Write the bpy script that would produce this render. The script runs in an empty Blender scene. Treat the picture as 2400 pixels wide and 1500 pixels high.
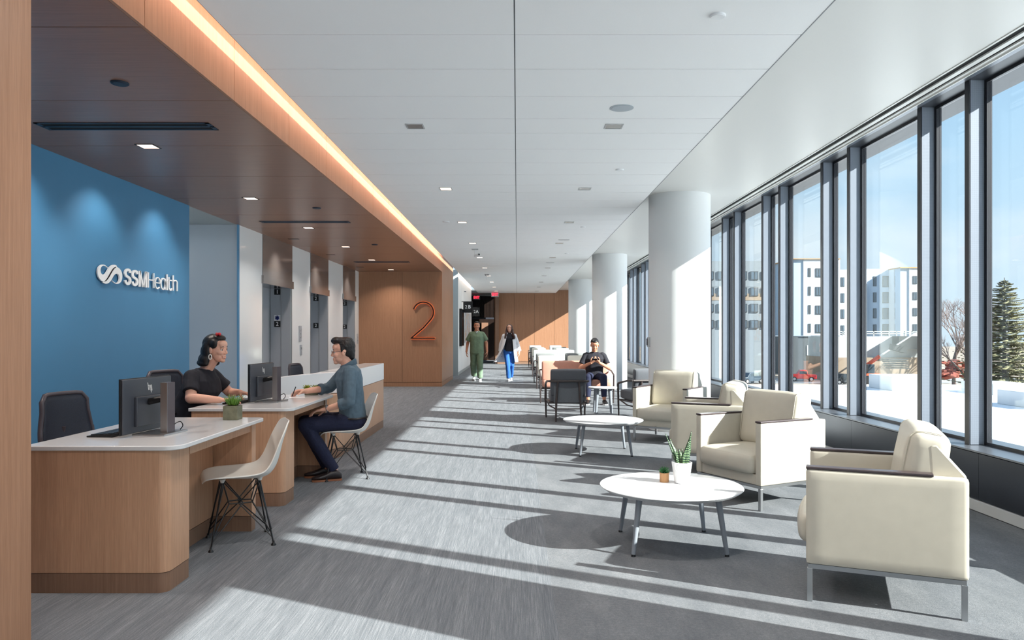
import bpy, bmesh, math, random
from mathutils import Vector, Matrix, noise
random.seed(7)
SKY, SUN, SUNDIR, EXPO = 0.55, 7.5, (-1.655, 0.87, -1.0), 1.25
SC = bpy.context.scene
COL = SC.collection
PI = math.pi
V = Vector
EYE = 1.38          # camera height above the floor
F = 1760.0          # focal length for a 2400 px wide frame
VX, VY = 1212, 782  # vanishing point

def at(px, py, y):
    return V(((px-VX)*y/F, y, EYE-(py-VY)*y/F))
def ground(px, py, z=0.0):
    y = F*(EYE-z)/(py-VY)
    return V(((px-VX)*y/F, y, z))

def lin(c):
    out = []
    for v in c[:3]:
        v = v/255.0
        out.append(v/12.92 if v <= 0.04045 else ((v+0.055)/1.055)**2.4)
    return (out[0], out[1], out[2], 1.0)

# ---------------------------------------------------------------- materials
class NT:
    def __init__(s, name):
        s.m = bpy.data.materials.new(name); s.m.use_nodes = True
        s.t = s.m.node_tree; s.n = s.t.nodes; s.l = s.t.links
        s.p = s.n['Principled BSDF']
    def add(s, typ, **kw):
        nd = s.n.new(typ)
        for k, v in kw.items(): setattr(nd, k, v)
        return nd
    def link(s, a, b): s.l.new(a, b)
    def coords(s, scale=(1,1,1), kind='Position', rot=(0,0,0)):
        if kind == 'Position':
            g = s.add('ShaderNodeNewGeometry'); out = g.outputs['Position']
        else:
            g = s.add('ShaderNodeTexCoord'); out = g.outputs[kind]
        mp = s.add('ShaderNodeMapping'); mp.inputs['Scale'].default_value = scale
        mp.inputs['Rotation'].default_value = rot
        s.link(out, mp.inputs['Vector']); return mp.outputs['Vector']
    def noise(s, vec, scale=5, detail=3, rough=0.5):
        nz = s.add('ShaderNodeTexNoise'); nz.inputs['Scale'].default_value = scale
        nz.inputs['Detail'].default_value = detail; nz.inputs['Roughness'].default_value = rough
        s.link(vec, nz.inputs['Vector']); return nz.outputs['Fac']
    def ramp(s, fac, stops):
        r = s.add('ShaderNodeValToRGB'); el = r.color_ramp.elements
        while len(el) < len(stops): el.new(0.5)
        for e, (p, c) in zip(el, stops): e.position = p; e.color = c
        s.link(fac, r.inputs['Fac']); return r.outputs['Color']
    def mix(s, fac, a, b, typ='MIX'):
        m = s.add('ShaderNodeMix', data_type='RGBA', blend_type=typ)
        for sock, v in ((m.inputs[0], fac), (m.inputs[6], a), (m.inputs[7], b)):
            if hasattr(v, 'links') or isinstance(v, bpy.types.NodeSocket): s.link(v, sock)
            else: sock.default_value = v
        return m.outputs[2]
    def math(s, op, a, b=0.0, c=0.0):
        m = s.add('ShaderNodeMath', operation=op)
        for i, v in enumerate((a, b, c)):
            if isinstance(v, bpy.types.NodeSocket): s.link(v, m.inputs[i])
            else: m.inputs[i].default_value = v
        return m.outputs[0]
    def bump(s, fac, strength=0.2, dist=0.01):
        b = s.add('ShaderNodeBump'); b.inputs['Strength'].default_value = strength
        b.inputs['Distance'].default_value = dist
        s.link(fac, b.inputs['Height']); s.link(b.outputs['Normal'], s.p.inputs['Normal'])

def plain(name, rgb, rough=0.5, metal=0.0, spec=0.5, nscale=0, namp=0.06, bump=0.0, sheen=0.0, coat=0.0):
    t = NT(name); c = lin(rgb)
    t.p.inputs['Roughness'].default_value = rough
    t.p.inputs['Metallic'].default_value = metal
    t.p.inputs['Specular IOR Level'].default_value = spec
    if coat: t.p.inputs['Coat Weight'].default_value = coat
    if sheen: t.p.inputs['Sheen Weight'].default_value = sheen
    if nscale:
        f = t.noise(t.coords((1,1,1), 'Object'), nscale, 4)
        d = [max(0, v*(1-namp*2)) for v in c[:3]]+[1]; u = [min(1, v*(1+namp*2)) for v in c[:3]]+[1]
        t.link(t.ramp(f, [(0.3, d), (0.7, u)]), t.p.inputs['Base Color'])
        if bump: t.bump(f, bump, 0.004)
    else:
        t.p.inputs['Base Color'].default_value = c
    return t.m

def wood(name, rgb, rgb2, scale=(38,38,0.9), rough=0.42, spec=0.35):
    t = NT(name)
    v = t.coords(scale)
    f = t.noise(v, 1.6, 6, 0.65)
    v2 = t.coords(tuple(k*4.5 for k in scale))
    g = t.noise(v2, 2.2, 2, 0.5)
    c = t.ramp(f, [(0.28, lin(rgb2)), (0.72, lin(rgb))])
    dark = [x*0.84 for x in lin(rgb2)[:3]]+[1]
    gf = t.ramp(g, [(0.40, (0.86,0.86,0.86,1)), (0.6, (1,1,1,1))])
    t.link(t.mix(0.8, c, gf, 'MULTIPLY'), t.p.inputs['Base Color'])
    t.p.inputs['Roughness'].default_value = rough
    t.p.inputs['Specular IOR Level'].default_value = spec
    t.bump(g, 0.05, 0.001)
    return t.m

def emis(name, rgb, strength):
    t = NT(name); c = lin(rgb)
    t.p.inputs['Base Color'].default_value = (0,0,0,1)
    t.p.inputs['Emission Color'].default_value = c
    t.p.inputs['Emission Strength'].default_value = strength
    return t.m

M = {}
M['wood_wall'] = wood('wood_wall', (176,132,103), (158,115,87))
M['wood_soffit'] = wood('wood_soffit', (160,116,92), (136,97,77), scale=(0.9,38,38), rough=0.3, spec=0.5)
M['wood_desk'] = wood('wood_desk', (206,163,132), (186,144,114), rough=0.4)
M['wood_plinth'] = wood('wood_plinth', (150,118,98), (132,102,82))
M['wood_dark'] = wood('wood_dark', (46,34,28), (22,15,12), scale=(70,70,0.4))
M['joint'] = plain('joint_shadow_gap', (38,26,20), 0.9)
M['blue_paint'] = plain('blue_paint', (70,128,168), 0.55, nscale=1.2, namp=0.02)
M['grey_glass_panel'] = plain('grey_glass_panel', (156,166,174), 0.12, spec=0.6)
M['white_glass_panel'] = plain('white_glass_panel', (226,230,232), 0.08, spec=0.6)
M['white_paint'] = plain('white_paint', (236,238,238), 0.6)
M['gyp'] = plain('gypsum_ceiling', (218,217,213), 0.38, spec=0.4)
M['tile'] = plain('ceiling_tile', (246,247,247), 0.8, nscale=300, namp=0.012)
M['seam'] = plain('ceiling_seam', (150,154,157), 0.9)
M['column'] = plain('column_paint', (226,228,228), 0.5)
M['grey_paint'] = plain('grey_paint', (166,175,176), 0.6)
M['white_quartz'] = plain('white_quartz', (214,215,216), 0.14, spec=0.55, nscale=60, namp=0.01)
M['white_lam'] = plain('white_laminate', (232,234,236), 0.3)
M['steel'] = plain('brushed_steel', (172,177,184), 0.35, metal=0.35, nscale=0)
M['steel_header'] = plain('steel_header', (150,144,142), 0.14, metal=0.7)
M['satin'] = plain('satin_aluminium', (178,180,182), 0.35, metal=1.0)
M['grey_leg'] = plain('grey_leg_paint', (128,134,142), 0.45, metal=0.0)
M['fin_face'] = plain('dark_mullion', (44,46,52), 0.35, spec=0.5)
M['panel_dark'] = plain('dark_sill_panel', (66,70,78), 0.26, metal=0.75, nscale=1.5, namp=0.05)
M['sill_metal'] = plain('sill_metal', (120,125,133), 0.32, metal=0.6)
M['base_strip'] = plain('base_strip', (176,178,180), 0.5)
M['black'] = plain('black_plastic', (16,17,20), 0.38)
M['black_metal'] = plain('black_metal', (14,15,18), 0.35, spec=0.6)
M['soft_black'] = plain('black_void', (6,6,7), 0.9)
M['monitor_back'] = plain('monitor_back', (58,62,70), 0.35)
M['screen'] = plain('dark_screen', (12,14,18), 0.1)
M['cream'] = plain('cream_vinyl', (191,185,171), 0.42, spec=0.4, nscale=14, namp=0.015, bump=0.06)
M['cap'] = plain('dark_arm_cap', (62,52,54), 0.3)
M['stitch'] = plain('piping', (196,190,174), 0.5)
M['table_white'] = plain('white_tabletop', (194,195,197), 0.3)
M['shell'] = plain('white_shell', (222,220,214), 0.38)
M['charcoal'] = plain('charcoal_fabric', (84,87,93), 0.85, nscale=200, namp=0.08, sheen=0.2)
M['charcoal_lt'] = plain('charcoal_back_fabric', (106,110,115), 0.85, nscale=240, namp=0.1)
M['pink'] = plain('dusty_pink_vinyl', (190,138,120), 0.55, nscale=20, namp=0.02)
M['offwhite'] = plain('offwhite_vinyl', (226,224,214), 0.5)
M['paleblue'] = plain('pale_blue_vinyl', (190,200,206), 0.5)
M['midgrey'] = plain('mid_grey_vinyl', (134,138,138), 0.55)
M['frame_wood'] = plain('grey_brown_frame', (66,57,56), 0.4, nscale=30, namp=0.08)
M['mesh'] = plain('dark_blue_mesh', (38,42,56), 0.6, nscale=260, namp=0.2)
M['chair_frame'] = plain('chair_frame_plastic', (72,64,70), 0.35)
M['white_ceramic'] = plain('white_ceramic', (238,238,238), 0.35)
M['pot_wood'] = wood('pot_wood', (206,158,112), (180,132,88), scale=(120,120,6))
M['concrete_pot'] = plain('green_grey_concrete', (112,112,92), 0.85, nscale=26, namp=0.12, bump=0.1)
M['soil'] = plain('soil', (58,44,34), 0.95, nscale=90, namp=0.3)
M['leaf'] = plain('leaf_green', (96,138,48), 0.5, nscale=40, namp=0.2)
M['leaf2'] = plain('leaf_deep_green', (42,98,52), 0.42, nscale=40, namp=0.2)
M['leaf_yel'] = plain('leaf_yellow_green', (140,150,42), 0.5, nscale=50, namp=0.25)
M['paper'] = plain('paper', (236,236,236), 0.7)
M['letters_white'] = plain('letters_white', (240,240,240), 0.4)
M['sign_black'] = plain('sign_black', (22,23,26), 0.4)
M['sign_blue'] = plain('sign_blue', (24,44,120), 0.4)
M['numeral'] = plain('numeral_bronze', (32,22,20), 0.35)
M['halo'] = emis('numeral_halo', (255,120,60), 0.4)
M['exit_red'] = emis('exit_red', (235,40,60), 1.4)
M['exit_body'] = plain('exit_body', (176,176,178), 0.4)
M['lamp_warm'] = emis('lamp_lens', (255,222,200), 1.5)
M['lamp_off'] = plain('lamp_lens_grey', (150,152,150), 0.25, metal=0.4)
M['duct_blue'] = plain('diffuser_blue_grey', (34,58,80), 0.45)
M['disc_dark'] = plain('dark_disc', (30,48,66), 0.5)
M['speaker_cloth'] = plain('speaker_grille', (180,188,194), 0.7)

def striped_leaf():
    t = NT('snake_leaf')
    v = t.coords((0,0,1), 'Object')
    w = t.add('ShaderNodeTexWave', wave_type='BANDS', bands_direction='Z')
    w.inputs['Scale'].default_value = 26; w.inputs['Distortion'].default_value = 5
    w.inputs['Detail'].default_value = 2
    tc = t.coords((1,1,1), 'Object'); t.link(tc, w.inputs['Vector'])
    t.link(t.ramp(w.outputs['Fac'], [(0.45, lin((18,46,32))), (0.85, lin((110,132,96)))]), t.p.inputs['Base Color'])
    t.p.inputs['Roughness'].default_value = 0.4
    return t.m
M['snake'] = striped_leaf()
M['snake_edge'] = plain('snake_leaf_edge', (170,172,120), 0.5)

def carpet():
    t = NT('carpet')
    va = t.coords((150,3.5,1)); fa = t.noise(va, 1.0, 4, 0.75)
    vb = t.coords((16,0.9,1)); fb = t.noise(vb, 1.0, 4, 0.6)
    vc = t.coords((1,1,1)); fc = t.noise(vc, 150, 3, 0.8)
    vd = t.coords((3.4,1.3,1), rot=(0,0,0.35)); fd = t.noise(vd, 1.3, 6, 0.7)
    ve = t.coords((1,1,1)); fe = t.noise(ve, 55, 4, 0.75)
    left = t.math('ADD', t.math('MULTIPLY', fa, 0.5), t.math('ADD', t.math('MULTIPLY', fb, 0.2), t.math('MULTIPLY', fc, 0.3)))
    right = t.math('ADD', t.math('MULTIPLY', fd, 0.35), t.math('ADD', t.math('MULTIPLY', fe, 0.3), t.math('MULTIPLY', fc, 0.35)))
    g = t.add('ShaderNodeNewGeometry'); sx = t.add('ShaderNodeSeparateXYZ')
    t.link(g.outputs['Position'], sx.inputs[0])
    side = t.math('GREATER_THAN', sx.outputs['X'], 0.19)
    cl = t.ramp(left, [(0.34, lin((84,88,94))), (0.5, lin((112,116,121))), (0.64, lin((142,145,149)))])
    cr = t.ramp(right, [(0.34, lin((86,90,95))), (0.5, lin((110,113,117))), (0.64, lin((134,136,139)))])
    t.link(t.mix(side, cl, cr), t.p.inputs['Base Color'])
    t.p.inputs['Roughness'].default_value = 0.95
    t.p.inputs['Specular IOR Level'].default_value = 0.1
    t.bump(fc, 0.5, 0.006)
    return t.m
M['carpet'] = carpet()

def perforated():
    t = NT('perforated_fin')
    g = t.add('ShaderNodeNewGeometry'); s = t.add('ShaderNodeSeparateXYZ'); t.link(g.outputs['Position'], s.inputs[0])
    a = t.math('SINE', t.math('MULTIPLY', s.outputs['X'], 2*PI/0.009))
    b = t.math('SINE', t.math('MULTIPLY', s.outputs['Z'], 2*PI/0.009))
    m = t.math('MULTIPLY', a, b)
    k = t.math('GREATER_THAN', t.math('ABSOLUTE', m), 0.45)
    t.link(t.mix(k, lin((134,142,154)), lin((90,97,109))), t.p.inputs['Base Color'])
    t.p.inputs['Roughness'].default_value = 0.5
    t.p.inputs['Metallic'].default_value = 0.2
    return t.m
M['perf'] = perforated()

def plaid():
    t = NT('plaid_fabric')
    v = t.coords((1,1,1), 'Object'); s = t.add('ShaderNodeSeparateXYZ'); t.link(v, s.inputs[0])
    def lines(o, p, w):
        f = t.math('FRACT', t.math('DIVIDE', o, p)); return t.math('LESS_THAN', f, w)
    k = t.math('MAXIMUM', lines(s.outputs['Y'], 0.055, 0.25), lines(s.outputs['Z'], 0.055, 0.25))
    t.link(t.mix(k, lin((200,204,200)), lin((138,150,152))), t.p.inputs['Base Color'])
    t.p.inputs['Roughness'].default_value = 0.8
    return t.m
M['plaid'] = plaid()

def glass():
    m = bpy.data.materials.new('window_glass'); m.use_nodes = True
    t = m.node_tree; t.nodes.clear()
    o = t.nodes.new('ShaderNodeOutputMaterial'); mx = t.nodes.new('ShaderNodeMixShader')
    tr = t.nodes.new('ShaderNodeBsdfTransparent'); gl = t.nodes.new('ShaderNodeBsdfGlossy')
    lw = t.nodes.new('ShaderNodeLayerWeight'); lw.inputs['Blend'].default_value = 0.5
    pw = t.nodes.new('ShaderNodeMath'); pw.operation = 'POWER'; pw.inputs[1].default_value = 5.0
    ma = t.nodes.new('ShaderNodeMath'); ma.operation = 'MULTIPLY_ADD'; ma.inputs[1].default_value = 0.75; ma.inputs[2].default_value = 0.035
    tr.inputs['Color'].default_value = (0.955,0.985,0.985,1)
    gl.inputs['Roughness'].default_value = 0.0; gl.inputs['Color'].default_value = (0.8,0.86,0.86,1)
    t.links.new(lw.outputs['Facing'], pw.inputs[0]); t.links.new(pw.outputs[0], ma.inputs[0])
    t.links.new(ma.outputs[0], mx.inputs[0]); t.links.new(tr.outputs[0], mx.inputs[1])
    t.links.new(gl.outputs[0], mx.inputs[2]); t.links.new(mx.outputs[0], o.inputs[0])
    return m
M['glass'] = glass()

# ---------------------------------------------------------------- mesh helpers
def new(): return bmesh.new()

def obj(name, bm, mat, parent=None, loc=None, smooth=True, kind=None, bevel=0.0, angle=0.7, seg=2, label=None):
    me = bpy.data.meshes.new(name)
    if isinstance(bm, bpy.types.Mesh):
        me = bm
    else:
        bm.normal_update(); bm.to_mesh(me); bm.free()
    mats = mat if isinstance(mat, (list, tuple)) else [mat]
    me.materials.clear()
    for q in mats: me.materials.append(q)
    if smooth:
        me.shade_smooth(); me.set_sharp_from_angle(angle=angle)
    o = bpy.data.objects.new(name, me); COL.objects.link(o)
    if bevel:
        b = o.modifiers.new('bevel', 'BEVEL'); b.width = bevel; b.segments = seg; b.limit_method = 'ANGLE'; b.angle_limit = 0.6
        b.harden_normals = False
    if parent: o.parent = parent
    if loc is not None: o.location = loc
    if kind: o['kind'] = kind
    if label: o['label'] = label
    return o

def thing(name, label, cat, loc=(0,0,0), rotz=0.0, group=None):
    o = bpy.data.objects.new(name, None); COL.objects.link(o); o.empty_display_size = 0.1
    o.location = loc; o.rotation_euler = (0,0,rotz); o['label'] = label; o['category'] = cat
    if group: o['group'] = group
    return o
def tag(o, label, cat, group=None, kind=None):
    o['label'] = label; o['category'] = cat
    if group: o['group'] = group
    if kind: o['kind'] = kind
    return o
def dup(root, loc=None, rotz=None, label=None, group=None):
    r = root.copy(); COL.objects.link(r)
    if loc is not None: r.location = loc
    if rotz is not None: r.rotation_euler = (0,0,rotz)
    if label: r['label'] = label
    if group: r['group'] = group
    for ch in list(root.children):
        c = ch.copy(); COL.objects.link(c); c.parent = r
        for g in list(ch.children):
            d = g.copy(); COL.objects.link(d); d.parent = c
    return r
def struct(name, bm, mat, **kw): return obj(name, bm, mat, kind='structure', **kw)

def box(bm, x0, x1, y0, y1, z0, z1, mi=0, mx=None):
    vs = [bm.verts.new(V((x, y, z))) for x in (x0,x1) for y in (y0,y1) for z in (z0,z1)]
    if mx is not None:
        for v in vs: v.co = mx @ v.co
    fs = [(0,1,3,2),(4,6,7,5),(0,4,5,1),(2,3,7,6),(0,2,6,4),(1,5,7,3)]
    for f in fs:
        fc = bm.faces.new([vs[i] for i in f]); fc.material_index = mi
    return vs
def bx(*a, **k):
    bm = new(); box(bm, *a, **k); return bm

def frame_of(d):
    d = d.normalized(); up = V((0,0,1)) if abs(d.z) < 0.95 else V((1,0,0))
    a = d.cross(up).normalized(); b = a.cross(d).normalized(); return a, b
def tube(bm, pts, r, n=10, closed=False, caps=True, mi=0):
    pts = [V(p) for p in pts]; N = len(pts)
    rs = r if isinstance(r, (list, tuple)) else [r]*N
    rings = []; prev = None
    for i, p in enumerate(pts):
        if closed: d = pts[(i+1) % N]-pts[i-1]
        elif i == 0: d = pts[1]-p
        elif i == N-1: d = p-pts[-2]
        else: d = (pts[i+1]-p).normalized()+(p-pts[i-1]).normalized()
        d.normalize()
        if prev is None: a, b = frame_of(d)
        else:
            a = (prev-d*prev.dot(d))
            if a.length < 1e-5: a, b = frame_of(d)
            a.normalize(); b = a.cross(d)
        prev = a
        rings.append([bm.verts.new(p+(a*math.cos(2*PI*k/n)+b*math.sin(2*PI*k/n))*rs[i]) for k in range(n)])
    R = rings+([rings[0]] if closed else [])
    for A, B in zip(R, R[1:]):
        for k in range(n):
            f = bm.faces.new((A[k], A[(k+1) % n], B[(k+1) % n], B[k])); f.material_index = mi
    if caps and not closed:
        for rg, s in ((rings[0], 1), (rings[-1], -1)):
            f = bm.faces.new(rg if s < 0 else rg[::-1]); f.material_index = mi
def lathe(bm, prof, n=32, c=(0,0,0), rfun=None, mi=0):
    cx, cy, cz = c; rings = []
    for (r, z) in prof:
        if r < 1e-6: rings.append([bm.verts.new((cx, cy, cz+z))]); continue
        rings.append([bm.verts.new((cx+r*(rfun(k/n, z) if rfun else 1)*math.cos(2*PI*k/n), cy+r*(rfun(k/n, z) if rfun else 1)*math.sin(2*PI*k/n), cz+z)) for k in range(n)])
    for A, B in zip(rings, rings[1:]):
        for k in range(n):
            k2 = (k+1) % n
            if len(A) == 1 and len(B) == 1: continue
            if len(A) == 1: f = bm.faces.new((A[0], B[k2], B[k]))
            elif len(B) == 1: f = bm.faces.new((A[k], A[k2], B[0]))
            else: f = bm.faces.new((A[k], A[k2], B[k2], B[k]))
            f.material_index = mi
    for rg, top in ((rings[0], False), (rings[-1], True)):
        if len(rg) > 2:
            f = bm.faces.new(rg if top else rg[::-1]); f.material_index = mi
    bmesh.ops.recalc_face_normals(bm, faces=bm.faces)
def prism(bm, poly, z0, z1, mi=0):
    lo = [bm.verts.new((x, y, z0)) for x, y in poly]; hi = [bm.verts.new((x, y, z1)) for x, y in poly]
    n = len(poly)
    fs = [bm.faces.new(lo[::-1]), bm.faces.new(hi)]
    for k in range(n): fs.append(bm.faces.new((lo[k], lo[(k+1) % n], hi[(k+1) % n], hi[k])))
    for f in fs: f.material_index = mi
    bmesh.ops.recalc_face_normals(bm, faces=fs)
def arc(cx, cy, r, a0, a1, n=8):
    return [(cx+r*math.cos(a0+(a1-a0)*i/n), cy+r*math.sin(a0+(a1-a0)*i/n)) for i in range(n+1)]
def rrect(x0, x1, y0, y1, r, n=6):
    rs = r if isinstance(r, (list, tuple)) else [r]*4     # SW, SE, NE, NW
    p = []
    p += arc(x0+rs[0], y0+rs[0], rs[0], PI, 1.5*PI, n) if rs[0] else [(x0, y0)]
    p += arc(x1-rs[1], y0+rs[1], rs[1], 1.5*PI, 2*PI, n) if rs[1] else [(x1, y0)]
    p += arc(x1-rs[2], y1-rs[2], rs[2], 0, 0.5*PI, n) if rs[2] else [(x1, y1)]
    p += arc(x0+rs[3], y1-rs[3], rs[3], 0.5*PI, PI, n) if rs[3] else [(x0, y1)]
    return p
def cushion(bm, sx, sy, sz, r=0.03, puff=(0,0,0), n=10, mx=None):
    """rounded, slightly inflated box centred on the origin"""
    hx, hy, hz = sx/2, sy/2, sz/2; r = min(r, hx, hy, hz)
    tmp = bmesh.new(); bmesh.ops.create_cube(tmp, size=2)
    bmesh.ops.subdivide_edges(tmp, edges=tmp.edges, cuts=n, use_grid_fill=True)
    def warp(t, h):
        # dense near the edge so the rounding resolves
        s = 1 if t >= 0 else -1; t = abs(t)
        k = 1-(1-t)**1.8
        return s*k*h
    mp = {}
    for v in tmp.verts:
        u = v.co.copy(); p = V((warp(u.x, hx), warp(u.y, hy), warp(u.z, hz)))
        q = V((max(-hx+r, min(hx-r, p.x)), max(-hy+r, min(hy-r, p.y)), max(-hz+r, min(hz-r, p.z))))
        d = p-q
        if d.length > 1e-9:
            # project onto rounding sphere
            m = max(abs(d.x), abs(d.y), abs(d.z)); p = q+d.normalized()*r if m > 1e-9 else p
        ux, uy, uz = p.x/hx, p.y/hy, p.z/hz
        p = V((p.x+puff[0]*(1 if u.x > 0 else -1)*(abs(u.x) > 0.99)*(1-uy*uy)*(1-uz*uz),
               p.y+puff[1]*(1 if u.y > 0 else -1)*(abs(u.y) > 0.99)*(1-ux*ux)*(1-uz*uz),
               p.z+puff[2]*(1 if u.z > 0 else -1)*(abs(u.z) > 0.99)*(1-ux*ux)*(1-uy*uy)))
        if mx is not None: p = mx @ p
        mp[v.index] = bm.verts.new(p)
    for f in tmp.faces: bm.faces.new([mp[v.index] for v in f.verts])
    tmp.free()
def T(x=0, y=0, z=0, rx=0, ry=0, rz=0):
    return Matrix.Translation((x,y,z)) @ Matrix.Rotation(rz,4,'Z') @ Matrix.Rotation(ry,4,'Y') @ Matrix.Rotation(rx,4,'X')
def ball(bm, c, r, n=12, mx=None, mi=0):
    rr = r if isinstance(r, (tuple, list)) else (r,r,r)
    m = Matrix.Translation(c) @ (mx if mx is not None else Matrix.Identity(4)) @ Matrix.Diagonal((rr[0],rr[1],rr[2],1))
    ret = bmesh.ops.create_uvsphere(bm, u_segments=n*2, v_segments=n, radius=1, matrix=m)
    if mi:
        for v in ret['verts']:
            for f in v.link_faces: f.material_index = mi

def text_mesh(s, size, depth=0.004, bold=0.0, sx=1.0):
    cu = bpy.data.curves.new('txt', 'FONT'); cu.body = s; cu.size = size; cu.extrude = depth/2
    cu.align_x = 'CENTER'; cu.align_y = 'CENTER'; cu.offset = bold; cu.resolution_u = 4
    o = bpy.data.objects.new('txt', cu); COL.objects.link(o)
    dg = bpy.context.evaluated_depsgraph_get(); dg.update()
    me = bpy.data.meshes.new_from_object(o.evaluated_get(dg))
    bpy.data.objects.remove(o); bpy.data.curves.remove(cu)
    return me
def place_text(name, s, size, mat, parent, loc, facing, depth=0.004, bold=0.0, sx=1.0, label=None):
    """facing: 'S' text faces -Y, 'E' text faces +X"""
    me = text_mesh(s, size, depth, bold)
    R = Matrix.Rotation(PI/2, 4, 'X')
    if facing == 'E': R = Matrix.Rotation(PI/2, 4, 'Z') @ R
    if facing == 'N': R = Matrix.Rotation(PI, 4, 'Z') @ R
    me.transform(Matrix.Translation(loc) @ R @ Matrix.Diagonal((sx,1,1,1)))
    return obj(name, me, mat, parent, smooth=False, label=label)
# ================================================================= ROOM
YB = -6.0            # unseen end behind the camera, its glazing added to bring in light
YE = 34.3            # wood wall at the far end
ZT, ZG, ZS = 3.23, 3.37, 2.994     # tile, gypsum and wood ceiling heights
XW = -4.13           # left wall
XF = -1.96           # wood fascia / portal face
struct('floor', bx(-9, 4.0, YB, 40, -0.12, 0), M['carpet'])

# tile ceiling: narrow light rows every 2.886 m, four 0.604 m boards between
def tile_lines():
    ys = []; y = 6.46-2.886*5
    while y < YE:
        ys.append(y); q = y+0.47
        for k in range(4): ys.append(q+0.604*k)
        y += 2.886
    return [v for v in ys if YB < v < YE-0.1]
bm = new(); ys = [YB]+tile_lines()+[YE]; g = 0.005
for a, b in zip(ys, ys[1:]):
    for x0, x1 in ((-1.775, -0.02), (-0.012, 1.76)):
        box(bm, x0, x1, a+g, b-g, ZT, ZT+0.02)
struct('ceiling', bm, M['tile'], smooth=False)
bm = new(); box(bm, -1.775, 1.76, YB, YE, ZT+0.021, ZT+0.06)
box(bm, -1.779, -1.775, YB, YE, ZT, ZT+0.14); box(bm, 1.76, 1.766, YB, YE, ZT-0.002, ZT+0.15)
struct('ceiling_backing', bm, M['seam'], smooth=False)
# gypsum ceiling strip along the windows, with the slots of the linear diffuser
bm = new()
for x0, x1 in ((1.60, 3.273), (3.345, 3.39), (3.425, 3.47)): box(bm, x0, x1, YB, 40, ZG, ZG+0.05)
box(bm, 3.46, 3.47, YB, 40, ZG-0.012, ZG+0.14); box(bm, 3.255, 3.273, YB, 40, ZG-0.006, ZG)
struct('ceiling_perimeter', bm, M['gyp'], smooth=False)
bm = new()
for x0, x1 in ((3.273, 3.345), (3.39, 3.425)): box(bm, x0, x1, YB, 40, ZG+0.012, ZG+0.05)
struct('ceiling_slots', bm, M['soft_black'], smooth=False)
bm = new(); box(bm, 3.47, 4.3, YB, 40, 3.56, 3.62); box(bm, 1.5, 3.47, YB, 40, 3.56, 3.62); box(bm, 3.47, 3.60, YB, 40, 3.46, 3.5)
struct('ceiling_pocket', bm, M['grey_paint'], smooth=False)
# wood soffit over the reception, boards 1.25 m with dark joints
bm = new(); y0 = 3.01-1.0
ys = [2.0]+[3.952+1.2515*k for k in range(13)]+[19.59]
for a, b in zip(ys, ys[1:]): box(bm, XW-0.02, XF-0.022, a+0.004, b-0.004, ZS, ZS+0.03)
struct('ceiling_soffit', bm, M['wood_soffit'], smooth=False)
bm = new(); box(bm, XW-0.02, XF-0.03, 2.0, 19.6, ZS+0.031, ZS+0.06)
struct('ceiling_soffit_joints', bm, M['joint'], smooth=False)
bm = new()
for a, b in zip(ys, ys[1:]): box(bm, XF-0.02, XF, a+0.003, b-0.003, ZS-0.0, 3.50)
struct('trim_1', bm, M['wood_wall'], smooth=False)               # fascia
bm = new(); box(bm, XF-0.05, XF-0.021, 2.0, 19.6, ZS+0.035, 3.5)
struct('trim_2', bm, M['joint'], smooth=False)
bm = new(); box(bm, XF-0.05, -1.72, 2.0, 33, 3.5, 3.54); box(bm, XF-0.9, XF-0.05, 2.0, 23, 3.5, 3.54)
struct('ceiling_cove', bm, M['white_paint'], smooth=False)
# wood portal: near leg and the far block carrying the numeral
def wood_block(name, x0, x1, y0, y1, z1, seams_x=(), seams_y=(), plinth=0.11):
    bm = new()
    xs = [x0]+list(seams_x)+[x1]; yy = [y0]+list(seams_y)+[y1]
    for i, (a, b) in enumerate(zip(xs, xs[1:])):
        box(bm, a+(0.003 if i else 0), b-(0.003 if i < len(xs)-2 else 0), y0, y0+0.03, plinth+0.004, z1)
        box(bm, a, b, y0+0.005, y0+0.03, 0, plinth-0.004)
    for i, (a, b) in enumerate(zip(yy, yy[1:])):
        box(bm, x1-0.03, x1, a+(0.003 if i else 0.03), b-(0.003 if i < len(yy)-2 else 0), plinth+0.004, z1)
        box(bm, x1-0.03, x1-0.005, a+(0 if i else 0.03), b, 0, plinth-0.004)
    o = struct(name, bm, M['wood_wall'], smooth=False)
    bm = new(); box(bm, x0+0.01, x1-0.031, y0+0.031, y1-0.01, 0, z1)
    obj('core', bm, M['joint'], o, smooth=False, kind='structure')
    return o
wood_block('wall_portal_near', XW-0.4, XF, 1.6, 3.01, 3.5)
bm = new(); box(bm, XW-0.4, XF-0.001, 3.011, 3.03, 0, 3.5); struct('trim_3', bm, M['wood_wall'], smooth=False)
wood_block('wall_portal_far', XW-0.02, XF, 19.59, 23.0, 3.5, seams_x=(-2.995,), seams_y=(21.3,))
# left walls
bm = new(); box(bm, XW-0.12, XW, 2.0, 9.46, 0, 3.3); struct('wall_left', bm, M['blue_paint'], smooth=False)
bm = new(); box(bm, -7.5, XW-0.0, 11.11, 11.16, 0, ZS); box(bm, -7.5, -7.4, 9.2, 11.2, 0, ZS)
struct('wall_recess', bm, M['grey_glass_panel'], smooth=False)
bm = new(); box(bm, XW-0.006, XW+0.004, 11.085, 11.16, 0, ZS); struct('trim_4', bm, M['blue_paint'], smooth=False)
bm = new(); box(bm, -7.5, XW, 9.36, 11.2, ZS+0.002, ZS+0.05); struct('ceiling_recess', bm, M['grey_paint'], smooth=False)
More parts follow.
